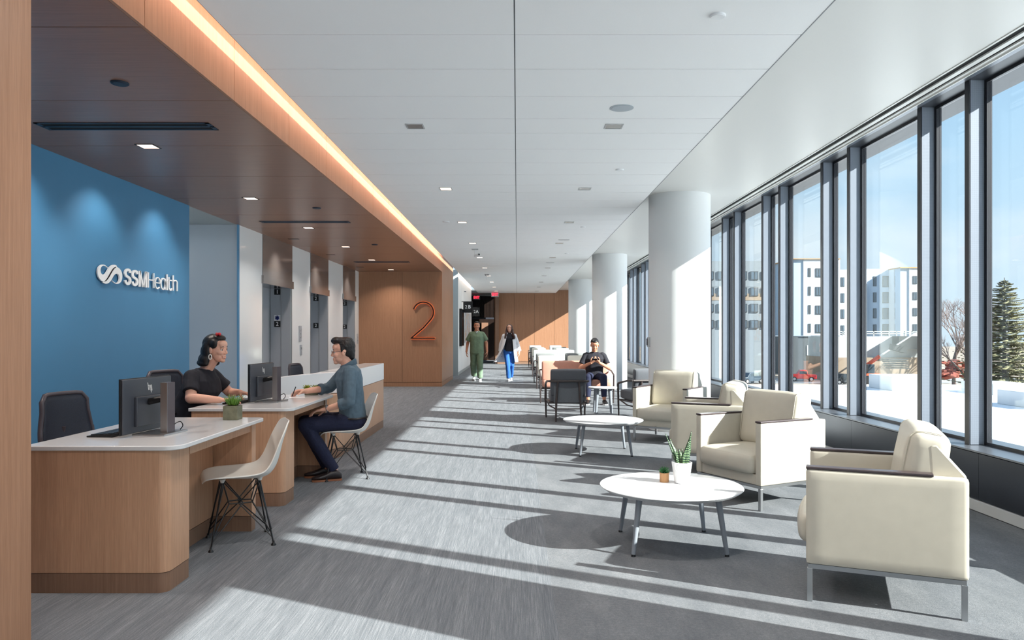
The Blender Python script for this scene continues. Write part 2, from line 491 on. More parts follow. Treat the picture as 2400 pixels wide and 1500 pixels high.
# elevator wall of white back-painted glass with three openings
OPEN = [(12.18, 13.75), (15.0, 16.38), (17.8, 19.1)]
ZD, ZH = 2.20, 2.33
bm = new(); e = [11.161]+[v for o_ in OPEN for v in o_]+[19.59]
for a, b in zip(e[::2], e[1::2]): box(bm, XW-0.03, XW, a+0.004, b-0.004, 0.10, 3.4); box(bm, XW-0.03, XW-0.01, a, b, 0, 0.095)
struct('wall_elevators', bm, M['white_glass_panel'], smooth=False)
bm = new()
for a, b in zip(e[::2], e[1::2]): box(bm, XW-0.38, XW-0.031, a+0.02, b-0.02, 0, 3.4)
box(bm, XW-1.2, XW-0.5, 11.2, 19.6, 0, 3.4)
struct('wall_elevator_core', bm, M['grey_paint'], smooth=False)
for i, (a, b) in enumerate(OPEN):
    t = thing('elevator_%s' % 'door', '', 'elevator', (XW, (a+b)/2, 0)); t.name = 'elevator'
    t['label'] = ['brushed steel elevator opening nearest the reception desks, with a blue star tag',
                  'brushed steel elevator opening between the other two, above its header the number 2',
                  'brushed steel elevator opening farthest away, next to the wood wall with the big 2'][i]
    t['group'] = 'elevators'
    h = b-a; y0 = -h/2; y1 = h/2
    bm = new(); box(bm, -0.42, -0.38, y0, 0-0.002, 0, ZD); box(bm, -0.42, -0.385, 0.002, y1, 0, ZD)
    obj('door_panel', bm, M['steel'], t, smooth=False)
    bm = new(); box(bm, -0.378, -0.006, y1-0.03, y1, 0, ZD); obj('jamb', bm, M['steel'], t, smooth=False)
    bm = new(); box(bm, -0.378, -0.006, y0, y0+0.03, 0, ZD); obj('jamb', bm, M['steel'], t, smooth=False)
    bm = new(); box(bm, -0.19, -0.178, y1-0.036, y1-0.03, 0, ZD); obj('edge_strip', bm, M['satin'], t, smooth=False)
    bm = new(); box(bm, -0.378, 0.0, y0, y1, ZD, ZD+0.03); obj('lintel', bm, M['steel_header'], t, smooth=False)
    bm = new(); box(bm, -0.03, 0.012, y0-0.01, y1+0.01, ZH, 3.4); obj('header', bm, M['steel_header'], t, smooth=False)
    bm = new(); box(bm, -0.03, 0.035, y0-0.04, y1+0.02, ZD-0.005, ZH-0.004); obj('header_lip', bm, M['steel_header'], t, smooth=False)
    for q0 in (y0-0.02, y1): obj('frame_edge', bx(-0.03, 0.004, q0, q0+0.02, 0, ZD), M['satin'], t, smooth=False)
    tg = obj('floor_tag', bx(-0.305, -0.195, y1-0.038, y1-0.03, 1.50, 1.61), M['sign_black'], t, smooth=False)
    place_text('numeral', '2', 0.10, M['letters_white'], tg, (-0.25, y1-0.04, 1.555), 'S', bold=0.001)
    tg = obj('elevator_tag', bx(-0.305, -0.195, y1-0.038, y1-0.03, 2.09, 2.195), M['sign_black'], t, smooth=False)
    place_text('numeral', '123'[i], 0.10, M['letters_white'], tg, (-0.25, y1-0.04, 2.142), 'S', bold=0.001)
    if i == 0:
        tg = obj('star_tag', bx(-0.305, -0.195, y1-0.038, y1-0.03, 1.615, 1.72), M['white_lam'], t, smooth=False)
        bm = new()
        for k in range(3): box(bm, -0.012, 0.012, -0.002, 0.002, -0.042, 0.042, mx=T(-0.25, y1-0.041, 1.667) @ Matrix.Rotation(k*PI/3, 4, 'Y'))
        obj('star', bm, M['sign_blue'], tg, smooth=False)
def wall_plate(y, z0, z1, w, lab, nb):
    t = thing('call_panel', lab, 'call panel', (XW, y, 0), group=None)
    obj('plate', bx(-0.001, 0.012, -w/2, w/2, z0, z1), M['steel'], t, smooth=False, bevel=0.002)
    for k in range(nb):
        bm = new(); lathe(bm, [(0.013,0),(0.013,0.006),(0.0,0.007)], 16); bm.transform(T(0.012,0,z0+(z1-z0)*(k+1)/(nb+1), ry=PI/2)); obj('button', bm, M['satin'], t)
wall_plate(14.28, 1.235, 1.53, 0.17, 'upper tall steel call panel on the white wall between the first and second elevators', 3)
wall_plate(14.33, 0.97, 1.17, 0.12, 'lower narrow steel call panel with two buttons under the tall one', 2)
wall_plate(19.4, 1.12, 1.38, 0.13, 'small narrow steel panel on the white strip beside the wood wall', 2)

# walls beyond the portal on the left
bm = new(); box(bm, -4.0, -1.955, 24.8, 24.9, 0, 3.5); struct('wall_return', bm, M['grey_paint'], smooth=False)
bm = new(); box(bm, -2.1, XF, 24.9, 26.55, 0, 3.5); box(bm, -2.1, XF, 26.58, 29.9, 0, 3.5); box(bm, -2.1, XF, 29.93, 32.2, 0, 3.5)
struct('wall_left_far', bm, M['white_paint'], smooth=False)
bm = new(); box(bm, -1.96, -1.95, 24.8, 32.2, 0, 0.1); box(bm, -2.1, -1.95, 24.79, 24.8, 0, 0.1); struct('baseboard_left', bm, M['grey_paint'], smooth=False)
bm = new(); box(bm, -4.1, -4.0, 22.5, 25, 0, 3.5); struct('wall_left_corridor', bm, M['white_paint'], smooth=False)
# far wood wall with joints, and the dark corridor left of it
bm = new(); xs = [-0.12, 0.786, 1.692, 2.9, 4.0]
for a, b in zip(xs, xs[1:]): box(bm, a+0.004, b-0.004, YE, YE+0.06, 0.12, 3.6)
pts = [(-0.124, YE), (-0.5, YE), (-0.72, YE+0.02), (-0.9, YE+0.10), (-1.02, YE+0.24), (-1.07, YE+0.45), (-1.07, YE+3.6), (-0.95, YE+3.6), (-0.95, YE+0.5), (-0.8, YE+0.2), (-0.5, YE+0.08), (-0.124, YE+0.08)]
prism(bm, pts, 0.12, 3.6)
struct('wall_back', bm, M['wood_wall'], smooth=True, angle=0.6)
bm = new(); box(bm, -1.0, 4.0, YE+0.07, YE+0.12, 0, 3.6); box(bm, -0.9, 4.0, YE+0.012, YE+0.07, 0, 0.115); struct('wall_back_core', bm, M['wood_plinth'], smooth=False)
bm = new()
x = -4.0
while x < -1.0: box(bm, x, x+0.045, 38.28, 38.34, 2.2, 3.4); x += 0.07
box(bm, -4.2, -1.0, 38.34, 38.4, 2.2, 3.4); box(bm, -4.2, -1.0, 38.9, 39.0, 0, 2.3)
struct('wall_corridor_end', bm, M['wood_dark'], smooth=False)
struct('trim_5', bx(-4.2, -1.0, 38.24, 38.4, 2.12, 2.2), M['monitor_back'], smooth=False)
bm = new(); box(bm, -4.3, -4.2, 32.2, 39, 0, 3.4); box(bm, -4.3, -2.1, 32.2, 32.3, 0, 3.4); struct('wall_corridor_left', bm, M['wood_dark'], smooth=False)
struct('ceiling_corridor', bx(-4.3, -0.95, 34.3, 39, 3.3, 3.35), M['grey_paint'], smooth=False)
struct('ceiling_corridor_2', bx(-4.3, -1.779, 32.2, 34.3, 3.23, 3.28), M['grey_paint'], smooth=False)
d = struct('door_1', bx(-1.85, -1.5, 38.84, 38.9, 0.02, 1.95), M['wood_plinth'], smooth=False, bevel=0.004)
bm = new(); tube(bm, [(-1.54, 38.83, 1.0), (-1.54, 38.79, 1.0), (-1.64, 38.79, 1.0)], 0.01); obj('door_handle', bm, M['satin'], d)

# columns
for i, (cx, cy) in enumerate(((2.36, 2.50), (2.355, 10.9), (2.34, 19.0), (2.34, 27.8))):
    if i == 0: lab = 'white round column beside the near armchairs, mostly seen by its wide shadow'
    else: lab = ['', 'large white round column nearest the camera, behind the cream armchairs', 'white round column behind the seated man, second away', 'white round column farthest away, before the wood wall'][i]
    bm = new(); lathe(bm, [(0.44 if i else 0.42, 0.0), (0.44 if i else 0.42, ZG+0.03)], 72, (0, 0, 0))
    o = obj('column', bm, M['column']); o.location = (cx, cy, 0)
    tag(o, lab, 'column', 'round columns')
# thermostat-like plate on the first column
t = thing('door_opener_plate', 'small grey control with a lever on the left side of the nearest column', 'wall control', (1.905, 10.86, 0))
obj('plate', bx(-0.02, 0.02, -0.03, 0.03, 1.19, 1.33), M['base_strip'], t, smooth=False, bevel=0.004)
obj('lever', bx(-0.034, -0.02, -0.012, 0.012, 1.21, 1.31), M['chair_frame'], t, smooth=False, bevel=0.003)

# ---------------------------------------------------------------- window wall
PER = 2.212; FA, FB = 6.162, 6.895; XI, XG = 3.69, 3.85
bm = new(); box(bm, 3.566, 4.1, YB, 40, 0.455, 0.47); struct('trim_6', bm, M['sill_metal'], smooth=False, bevel=0.003)
bm = new(); y = YB
k0 = -6
edges = [FA+PER*k-0.35 for k in range(-6, 16)]
for a, b in zip(edges, edges[1:]): box(bm, 3.571, 3.60, a+0.0015, b-0.0015, 0.092, 0.45)
struct('wall_right', bm, M['panel_dark'], smooth=False)
struct('baseboard_right', bx(3.556, 3.60, YB, 40, 0.006, 0.088), M['base_strip'], smooth=False, bevel=0.002)
struct('wall_right_core', bx(3.605, 4.15, YB, 40, -0.5, 0.45), M['fin_face'], smooth=False)
struct('wall_right_head', bx(3.62, 4.15, YB, 40, 3.45, 3.9), M['fin_face'], smooth=False)
struct('trim_7', bx(3.48, 3.66, YB, 40, 3.44, 3.455), M['sill_metal'], smooth=False)
def make_window(k):
    a = FA+PER*k; b = FB+PER*k; c = a+PER if k < 11 else 34.33
    bm = new()
    for (p, q) in ((a+0.03, b-0.03), (b+0.03, c-0.03)):
        # glazing frame: jambs, head and sill
        for x0, x1, d in ((3.82, 3.832, 0.026), (3.838, 3.85, 0.018), (3.856, 3.87, 0.012)):
            box(bm, x0, x1, p, p+d, 0.47, 3.45); box(bm, x0, x1, q-d, q, 0.47, 3.45)
            box(bm, x0, x1, p+d, q-d, 0.47, 0.47+d); box(bm, x0, x1, p+d, q-d, 3.45-d, 3.45)
    o = struct('window_%d' % (k+6), bm, M['fin_face'], smooth=False)
    for (p, q) in ((a+0.03, b-0.03), (b+0.03, c-0.03)):
        obj('pane', bx(3.858, 3.864, p+0.02, q-0.02, 0.49, 3.43), M['glass'], o, smooth=False)
    for y in (a, b):
        bm = new(); box(bm, XI, XI+0.006, y-0.03, y+0.03, 0.47, 3.45); box(bm, XI+0.006, 3.885, y-0.022, y+0.022, 0.47, 3.45)
        fo = obj('fin', bm, M['fin_face'], o, smooth=False)
        bm = new(); box(bm, XI+0.012, 3.815, y-0.030, y-0.0225, 0.475, 3.45); box(bm, XI+0.012, 3.815, y+0.0225, y+0.030, 0.475, 3.45)
        obj('fin_side', bm, M['perf'], fo, smooth=False)
    return o
for k in range(-5, 12): make_window(k)
# unseen glazing added to light camera-facing surfaces, and solid bits closing the room
bm = new()
for x in (-8.9, -6.8, -4.7, -2.6, -0.5, 1.6, 3.6): box(bm, x-0.04, x+0.04, YB-0.1, YB+0.05, 0, 3.56)
box(bm, -9, 4.1, YB-0.1, YB+0.05, 0, 0.1); box(bm, -9, 4.1, YB-0.1, YB+0.05, 3.2, 3.6)
w = struct('window_18', bm, M['fin_face'], smooth=False)
obj('pane', bx(-8.95, 3.7, YB-0.03, YB-0.024, 0.1, 3.2), M['glass'], w, smooth=False)
struct('wall_left_near', bx(-9.1, -9.0, YB, 11.2, 0, 3.6), M['white_paint'], smooth=False)
struct('ceiling_near', bx(-9, -1.78, YB, 1.6, 3.23, 3.28), M['tile'], smooth=False)
struct('wall_near_return', bx(-9, XW-0.4, 1.6, 1.7, 0, 3.6), M['white_paint'], smooth=False)

# ---------------------------------------------------------------- ceiling fixtures
ORD = ['first', 'second', 'third', 'fourth', 'fifth', 'sixth', 'seventh', 'eighth', 'ninth', 'tenth']
def downlight(x, y, z, s, dark, label, group, lit=True):
    t = thing('recessed_downlight', label, 'ceiling light', (x, y, z), group=group)
    bm = new(); h = s/2; w = 0.012
    box(bm, -h-w, h+w, -h-w, -h, -0.004, 0.0); box(bm, -h-w, h+w, h, h+w, -0.004, 0); box(bm, -h-w, -h, -h, h, -0.004, 0); box(bm, h, h+w, -h, h, -0.004, 0)
    obj('trim_ring', bm, M['black'] if dark else M['base_strip'], t, smooth=False)
    obj('lens', bx(-h, h, -h, h, -0.0022, -0.0005), M['lamp_warm'] if lit else M['lamp_off'], t, smooth=False)
    return t
def area(name, loc, rot, sx, sy, power, color, spread=None):
    L = bpy.data.lights.new(name, 'AREA'); L.shape = 'RECTANGLE'; L.size = sx; L.size_y = sy; L.energy = power; L.color = color
    if spread: L.spread = spread
    o = bpy.data.objects.new(name, L); COL.objects.link(o); o.location = loc; o.rotation_euler = rot
    return o
WARM = (1.0, 0.89, 0.80)
P_MAIN, P_SOF, P_REAR_FILL = 4.0, 6.0, 9.0
for k in range(10):
    y = 6.70+2.886*k
    for x, side in ((-0.91, 'left'), (0.862, 'right')):
        lit = (side == 'left' and k > 0)
        downlight(x, y, ZT, 0.135, False, 'small square recessed light, %s row of the white tile ceiling, %s from the camera' % (side, ORD[k]), 'square lights in the white ceiling', lit)
        area('downlight_and_fill_glow', (x, y, ZT-0.01), (0,0,0), 0.13, 0.13, P_MAIN, (1.0,0.93,0.86), 2.4)
for k, y in enumerate((-4.8, -1.9, 0.93, 3.81)):  # unseen fill lamps without fixtures, added to brighten the room
    for x in (-0.91, 0.862): area('downlight_and_fill_glow', (x, y, ZT-0.01), (0,0,0), 0.13, 0.13, P_REAR_FILL, (1.0,0.93,0.86), 2.6)
for k in range(6):
    y = 6.47+2.49*k
    downlight(-3.18, y, ZS, 0.135, True, 'small square recessed light glowing in the wood soffit, %s from the camera' % ORD[k], 'square lights in the wood soffit')
    area('downlight_and_fill_glow', (-3.18, y, ZS-0.01), (0,0,0), 0.13, 0.13, P_SOF, WARM, 2.2)
area('downlight_and_fill_glow', (-3.18, 3.98, ZS-0.01), (0,0,0), 0.13, 0.13, P_SOF, WARM, 2.2)
for k, y in enumerate((12.8, 15.35, 18.2)):
    t = thing('slot_light', 'slim dark slot in the wood soffit above the elevator wall, %s from the camera' % ORD[k], 'ceiling slot', (-3.81, y, ZS), group='slots above the elevators')
    obj('trim_ring', bx(-0.09, 0.09, -0.035, 0.035, -0.004, 0.004), M['black'], t, smooth=False)
    area('slot_glow', (-3.81, y, ZS-0.01), (0,0,0), 0.14, 0.05, 5, WARM, 1.8)
# wall washers grazing the blue wall
for k, y in enumerate((4.95, 6.15, 7.36, 8.58)):
    L = bpy.data.lights.new('wall_washer', 'SPOT'); L.energy = 12; L.color = (1.0,0.95,0.9); L.spot_size = 1.75; L.spot_blend = 0.8; L.shadow_soft_size = 0.03
    o = bpy.data.objects.new('wall_washer', L); COL.objects.link(o); o.location = (XW+0.50, y, ZS-0.02)
    o.rotation_euler = (0, 0.42, 0)
# warm cove strip between the fascia and the tile ceiling
area('cove_strip', (-1.80, 11.0, 3.475), (0, 1.05, 0), 0.03, 17.4, 21, (1.0,0.52,0.32))
area('cove_strip', (-1.80, 28.3, 3.475), (0, 1.05, 0), 0.03, 7.0, 5, (1.0,0.70,0.50))

def round_disc(name, x, y, z, r, th, mat, label, cat, group=None, inner=None):
    t = thing(name, label, cat, (x, y, z), group=group)
    bm = new(); lathe(bm, [(r, 0.0), (r, -th*0.7), (r*0.93, -th)], 40); obj('rim', bm, mat, t)
    bm = new(); lathe(bm, [(r*0.86, -th*0.9), (r*0.86, -th-0.002), (0, -th-0.004)], 32); obj('face', bm, inner or mat, t)
    return t
round_disc('detector_cover', 1.164, 4.36, ZT, 0.045, 0.012, M['white_lam'], 'small white disc on the tile ceiling nearest the camera, right side', 'sprinkler cover')
round_disc('detector_cover', 1.155, 8.46, ZT, 0.045, 0.012, M['white_lam'], 'small white disc on the right of the tile ceiling, second from the camera', 'sprinkler cover')
round_disc('detector_cover', 1.14, 13.0, ZT, 0.045, 0.012, M['white_lam'], 'small white disc on the right of the tile ceiling, third from the camera', 'sprinkler cover')
round_disc('detector_cover', 1.14, 17.3, ZT, 0.045, 0.012, M['white_lam'], 'small white disc on the right of the tile ceiling, fourth from the camera', 'sprinkler cover')
round_disc('detector_cover', -1.17, 12.4, ZT, 0.06, 0.012, M['white_lam'], 'small white disc on the left of the tile ceiling beside the second lit square light', 'sprinkler cover')
round_disc('ceiling_speaker', 0.857, 6.155, ZT, 0.098, 0.004, M['speaker_cloth'], 'round flat speaker in the tile ceiling, right of its centre line', 'speaker')
round_disc('soffit_disc', -2.555, 4.83, ZS+0.002, 0.055, 0.012, M['disc_dark'], 'dark blue round disc on the wood soffit nearest the camera', 'sprinkler cover')
round_disc('soffit_disc', -2.57, 9.63, ZS+0.002, 0.055, 0.012, M['disc_dark'], 'dark round disc in the middle of the wood soffit, second from the camera', 'sprinkler cover')
round_disc('soffit_disc', -2.58, 13.6, ZS+0.002, 0.055, 0.012, M['disc_dark'], 'dark round disc on the wood soffit farthest from the camera', 'sprinkler cover')
for i, (x0, x1, y, w) in enumerate(((-3.7, -2.36, 5.84, 0.2), (-3.7, -2.42, 10.84, 0.16), (-3.66, -2.42, 16.9, 0.2))):
    t = thing('linear_diffuser', 'long dark slotted air diffuser in the wood soffit, %s from the camera' % ORD[i], 'air diffuser', ((x0+x1)/2, y, ZS), group='soffit air diffusers')
    L = (x1-x0)/2; h = w/2
    bm = new(); box(bm, -L, L, -h, -h+0.02, -0.006, 0); box(bm, -L, L, h-0.02, h, -0.006, 0); box(bm, -L, -L+0.03, -h, h, -0.006, 0); box(bm, L-0.03, L, -h, h, -0.006, 0); box(bm, -L, L, -0.015, 0.015, -0.006, 0)
    obj('frame', bm, M['duct_blue'], t, smooth=False)
    obj('slot', bx(-L+0.02, L-0.02, -h+0.02, h-0.02, -0.002, -0.0005), M['soft_black'], t, smooth=False)
for i, (x, y) in enumerate(((0.92, 14.8), (0.86, 19.6))):
    t = thing('ceiling_vent', ['thin grey slot vent in the tile ceiling beside the fourth light of the right row', 'thin grey slot vent in the tile ceiling farther down the right row'][i], 'vent', (x, y, ZT), group='slot vents in the tile ceiling')
    obj('frame', bx(-0.11, 0.11, -0.035, 0.035, -0.004, 0), M['base_strip'], t, smooth=False)
    obj('slot', bx(-0.095, 0.095, -0.02, 0.02, -0.006, -0.004), M['monitor_back'], t, smooth=False)
for i, (x, y) in enumerate(((-0.92, 16.4), (-0.945, 23.4))):
    t = thing('hanging_sensor', ['white bracket camera hanging from the tile ceiling nearer the reception', 'white bracket camera hanging from the tile ceiling nearer the exit sign'][i], 'ceiling camera', (x, y, ZT), group='cameras on the ceiling')
    obj('mount', bx(-0.07, 0.07, -0.05, 0.05, -0.02, 0), M['base_strip'], t, smooth=False, bevel=0.004)
    bm = new(); tube(bm, [(0,0,-0.02),(0,0,-0.17)], 0.008); obj('stem', bm, M['white_lam'], t)
    if i == 0:
        bm = new(); tube(bm, [(0.0,0.04,-0.15),(0.09,-0.07,-0.13)], [0.03,0.03], 14); obj('camera_body', bm, M['white_lam'], t)
        bm = new(); tube(bm, [(0.085,-0.065,-0.131),(0.093,-0.075,-0.129)], [0.022,0.022], 14); obj('lens', bm, M['black'], t)
    else:
        bm = new(); box(bm, -0.05, -0.02, -0.03, 0.03, -0.035, -0.02); box(bm, 0.02, 0.05, -0.03, 0.03, -0.035, -0.02); obj('lens', bm, M['black'], t)
# exit signs
def exit_sign(x, y, z, lab):
    t = thing('exit_sign', lab, 'exit sign', (x, y, z))
    obj('housing', bx(-0.17, 0.17, -0.03, 0.03, -0.22, 0), M['exit_body'], t, smooth=False, bevel=0.006)
    place_text('letters', 'EXIT', 0.17, M['exit_red'], t, (0, -0.034, -0.11), 'S', bold=0.006, sx=0.8)
exit_sign(-0.985, 33.4, ZT, 'exit sign with red letters on the tile ceiling beside the wood wall')
exit_sign(-1.98, 36.6, 3.25, 'exit sign with red letters above the 2B and 2A signs, deeper in the corridor')
# blade signs
def blade(x, y, z0, z1, w, txt, lab):
    t = thing('blade_sign', lab, 'wall sign', (x, y, 0))
    obj('plate', bx(0.06, 0.06+w, -0.012, 0.012, z0, z1), M['sign_black'], t, smooth=False)
    bm = new(); box(bm, 0, w+0.06, -0.016, 0.016, z1, z1+0.02); box(bm, 0, w+0.06, -0.016, 0.016, z0-0.02, z0); obj('bracket', bm, M['black_metal'], t, smooth=False)
    zc = (z0+z1)/2
    place_text('numeral', '2', 0.17, M['letters_white'], t, (0.06+w*0.30, -0.015, zc), 'S')
    place_text('letter', txt, 0.17, M['letters_white'], t, (0.06+w*0.66, -0.015, zc), 'S', bold=0.004)
blade(XF, 26.5, 2.14, 2.50, 0.33, 'B', 'black projecting sign reading 2B on the white wall')
blade(XF, 32.0, 2.14, 2.49, 0.30, 'A', 'black projecting sign reading 2A, lower and behind the 2B sign')
t = thing('wall_display', 'black flat display hung upright on the white wall beside the wood portal', 'screen', (XF, 25.95, 0))
obj('housing', bx(0.002, 0.09, -0.5, 0.5, 0.95, 2.23), M['black'], t, smooth=False, bevel=0.006)
obj('screen', bx(0.09, 0.093, -0.47, 0.47, 0.98, 2.2), M['screen'], t, smooth=False)
# framed abstract print
def art_mat():
    q = NT('abstract_print'); v = q.coords((1,2.2,2.2)); f = q.noise(v, 1.4, 5, 0.7)
    c = q.ramp(f, [(0.3, lin((110,150,196))), (0.45, lin((220,226,232))), (0.55, lin((214,196,176))), (0.66, lin((236,170,120))), (0.75, lin((96,120,170)))])
    q.link(c, q.p.inputs['Base Color']); q.p.inputs['Roughness'].default_value = 0.25; return q.m
t = thing('framed_print', 'large pale abstract print on the white wall beyond the black display', 'picture', (XF, 29.4, 0))
obj('frame', bx(0.002, 0.03, -1.75, 1.75, 1.05, 2.22), M['base_strip'], t, smooth=False)
obj('print', bx(0.03, 0.034, -1.68, 1.68, 1.1, 2.17), art_mat(), t, smooth=False)
# small wall sensor high on that wall
round_disc('strobe', XF+0.02, 27.9, 2.95, 0.05, 0.02, M['monitor_back'], 'small dark round device high on the white wall above the print', 'wall device')

# ---------------------------------------------------------------- numeral 2 on the wood wall
t = thing('wall_numeral', 'tall thin dark numeral 2 with an orange halo on the wood wall', 'sign', (-2.46, 19.59, 0))
def two_path(n=18):
    p = []
    cx, cz, r = 0.02, 1.935, 0.265
    for i in range(n+1):
        a = math.radians(162-i*(162+38)/n)
        p.append((cx+r*math.cos(a), cz+r*math.sin(a)))
    # diagonal to the lower left with a soft bend
    p += [(0.17, 1.70), (0.02, 1.53), (-0.16, 1.38), (-0.285, 1.272)]
    return p
def ribbon(path, w, y0, y1):
    bm = new(); n = len(path); L = []; R = []
    for i, (x, z) in enumerate(path):
        a = V(path[max(0,i-1)]); b = V(path[min(n-1,i+1)]); d = (b-a).normalized(); nn = V((-d.y, d.x))*w/2
        L.append((x+nn.x, z+nn.y)); R.append((x-nn.x, z-nn.y))
    poly = L+R[::-1]
    for y, in ((y0,), (y1,)): pass
    va = [[bm.verts.new((x, y, z)) for x, z in L] for y in (y0, y1)]; vb = [[bm.verts.new((x, y, z)) for x, z in R] for y in (y0, y1)]
    for i in range(n-1):
        bm.faces.new((va[0][i], va[0][i+1], vb[0][i+1], vb[0][i])); bm.faces.new((va[1][i], vb[1][i], vb[1][i+1], va[1][i+1]))
        bm.faces.new((va[0][i], va[1][i], va[1][i+1], va[0][i+1])); bm.faces.new((vb[0][i], vb[0][i+1], vb[1][i+1], vb[1][i]))
    bm.faces.new((va[0][0], vb[0][0], vb[1][0], va[1][0])); bm.faces.new((va[0][-1], va[1][-1], vb[1][-1], vb[0][-1]))
    bmesh.ops.recalc_face_normals(bm, faces=bm.faces); return bm
def two(w, y0, y1):
    bm = ribbon(two_path(), w, y0, y1)
    b2 = ribbon([(-0.31, 1.262), (0.32, 1.262)], w, y0, y1); me = bpy.data.meshes.new('t'); b2.to_mesh(me); b2.free(); bm.from_mesh(me); return bm
obj('stroke', two(0.036, -0.07, -0.045), M['numeral'], t, smooth=False)
obj('halo', two(0.052, -0.03, -0.012), M['halo'], t, smooth=False)

# ---------------------------------------------------------------- SSM Health letters on the blue wall
def wallpt(cx, cy, off=0.0):
    px = 200+cx/10.0; py = 600+cy/10.0
    y = F*XW/(px-VX); return V((XW+off, y, EYE-(py-VY)*y/F))
def wall_poly(poly, off0=0.012, off1=0.026):
    bm = new(); lo = [bm.verts.new(wallpt(x, y, off0)) for x, y in poly]; hi = [bm.verts.new(wallpt(x, y, off0)+V((off1-off0,0,0))) for x, y in poly]
    n = len(poly); bm.faces.new(hi); bm.faces.new(lo[::-1])
    for k in range(n): bm.faces.new((lo[k], lo[(k+1) % n], hi[(k+1) % n], hi[k]))
    bmesh.ops.recalc_face_normals(bm, faces=bm.faces)
    bmesh.ops.triangulate(bm, faces=[f for f in bm.faces if len(f.verts) > 4]); return bm
def smooth_closed(pts, sub=4):
    out = []; n = len(pts)
    for i in range(n):
        p0, p1, p2, p3 = (V(pts[(i+j-1) % n]) for j in range(4))
        for k in range(sub):
            u = k/sub
            out.append(tuple(0.5*((2*p1)+(-p0+p2)*u+(2*p0-5*p1+4*p2-p3)*u*u+(-p0+3*p1-3*p2+p3)*u**3)))
    return out
def smooth_open(pts, sub=5):
    q = [pts[0]]+list(pts)+[pts[-1]]; out = []
    for i in range(len(pts)-1):
        p0, p1, p2, p3 = (V(q[i+j]) for j in range(4))
        for k in range(sub):
            u = k/sub
            out.append(tuple(0.5*((2*p1)+(-p0+p2)*u+(2*p0-5*p1+4*p2-p3)*u*u+(-p0+3*p1-3*p2+p3)*u**3)))
    out.append(tuple(pts[-1])); return out
def wall_stroke(path, wx, wy=None):
    wy = wy or wx; n = len(path); L = []; R = []
    for i, (x, y) in enumerate(path):
        a = V(path[max(0,i-1)]); b = V(path[min(n-1,i+1)]); d = (b-a).normalized(); L.append((x-d.y*wx/2, y+d.x*wy/2)); R.append((x+d.y*wx/2, y-d.x*wy/2))
    bm = new(); vs = []
    for off in (0.012, 0.026): vs.append(([bm.verts.new(wallpt(x,y)+V((off,0,0))) for x,y in L], [bm.verts.new(wallpt(x,y)+V((off,0,0))) for x,y in R]))
    (a0,b0),(a1,b1) = vs
    for i in range(n-1):
        bm.faces.new((a1[i],a1[i+1],b1[i+1],b1[i])); bm.faces.new((a0[i],b0[i],b0[i+1],a0[i+1])); bm.faces.new((a0[i],a0[i+1],a1[i+1],a1[i])); bm.faces.new((b0[i],b1[i],b1[i+1],b0[i+1]))
    bm.faces.new((a0[0],a1[0],b1[0],b0[0])); bm.faces.new((a0[-1],b0[-1],b1[-1],a1[-1]))
    bmesh.ops.recalc_face_normals(bm, faces=bm.faces); return bm
def addbm(a, b):
    me = bpy.data.meshes.new('t'); b.to_mesh(me); b.free(); a.from_mesh(me); bpy.data.meshes.remove(me); return a
t = thing('wall_lettering', 'white raised lettering SSMHealth with a looped emblem on the blue wall', 'sign', (XW, 8.2, 0))
A = [(478,288),(452,252),(415,222),(365,200),(310,212),(262,256),(238,320),(232,400),(248,480),(285,545),(335,587),(392,598),(445,570),(495,505),(540,425),(585,345),(635,285),(688,246),(655,214),(610,206),(560,222),(515,262),(474,322),(440,384),(405,425),(362,440),(322,420),(300,370),(297,310),(318,256),(358,226),(405,234),(445,262)]
A = smooth_closed(A, 3)
B = [(1042-x, 856-y-0.0) for x, y in A]
def reloc(o):
    o.parent = t; o.matrix_parent_inverse = Matrix.Translation(-V(t.location))
em = obj('emblem_loop', wall_poly(A), M['letters_white'], smooth=False); reloc(em)
em = obj('emblem_loop', wall_poly(B), M['letters_white'], smooth=False); reloc(em)
def S_path(x0, y0, w, h, ybias=0):
    pts = [(0.97,0.24),(0.86,0.10),(0.55,0.03),(0.22,0.08),(0.06,0.24),(0.18,0.41),(0.5,0.50),(0.84,0.60),(0.96,0.77),(0.80,0.92),(0.5,0.97),(0.18,0.91),(0.02,0.74)]
    return smooth_open([(x0+w*a, y0+h*b) for a, b in pts])
o_ = obj('letter_s', wall_stroke(S_path(882, 312, 126, 352), 50, 58), M['letters_white'], smooth=False); reloc(o_)
o_ = obj('letter_s', wall_stroke(S_path(1052, 345, 122, 345), 48, 56), M['letters_white'], smooth=False); reloc(o_)
bm = new()
for p, w_ in (([(1226,346),(1226,718)], 38), ([(1236,350),(1304,728)], 30), ([(1368,366),(1314,728)], 30), ([(1380,364),(1380,738)], 38)): addbm(bm, wall_stroke(p, w_, w_))
o_ = obj('letter_m', bm, M['letters_white'], smooth=False); reloc(o_)
TH = 20
def letter(nm, strokes):
    bm = new()
    for p in strokes: addbm(bm, wall_stroke(p, TH, TH+4))
    o = obj(nm, bm, M['letters_white'], smooth=False); reloc(o)
letter('letter_h', [[(1430,382),(1430,740)], [(1430,552),(1556,572)], [(1556,402),(1556,754)]])
el = lambda cx, cy, rx, ry, a0, a1, n=20: [(cx+rx*math.cos(math.radians(a0+(a1-a0)*i/n)), cy+ry*math.sin(math.radians(a0+(a1-a0)*i/n))) for i in range(n+1)]
letter('letter_e', [[(1596,622),(1704,640)]+el(1648,636,56,132,-2,-318)])
letter('letter_a', [el(1780,655,52,132,0,360,26), [(1834,530),(1834,795)]])
letter('letter_l', [[(1872,432),(1872,800)]])
letter('letter_t', [[(1912,490),(1914,720)]+el(1952,730,38,72,180,20,12), [(1880,560),(1990,578)]])
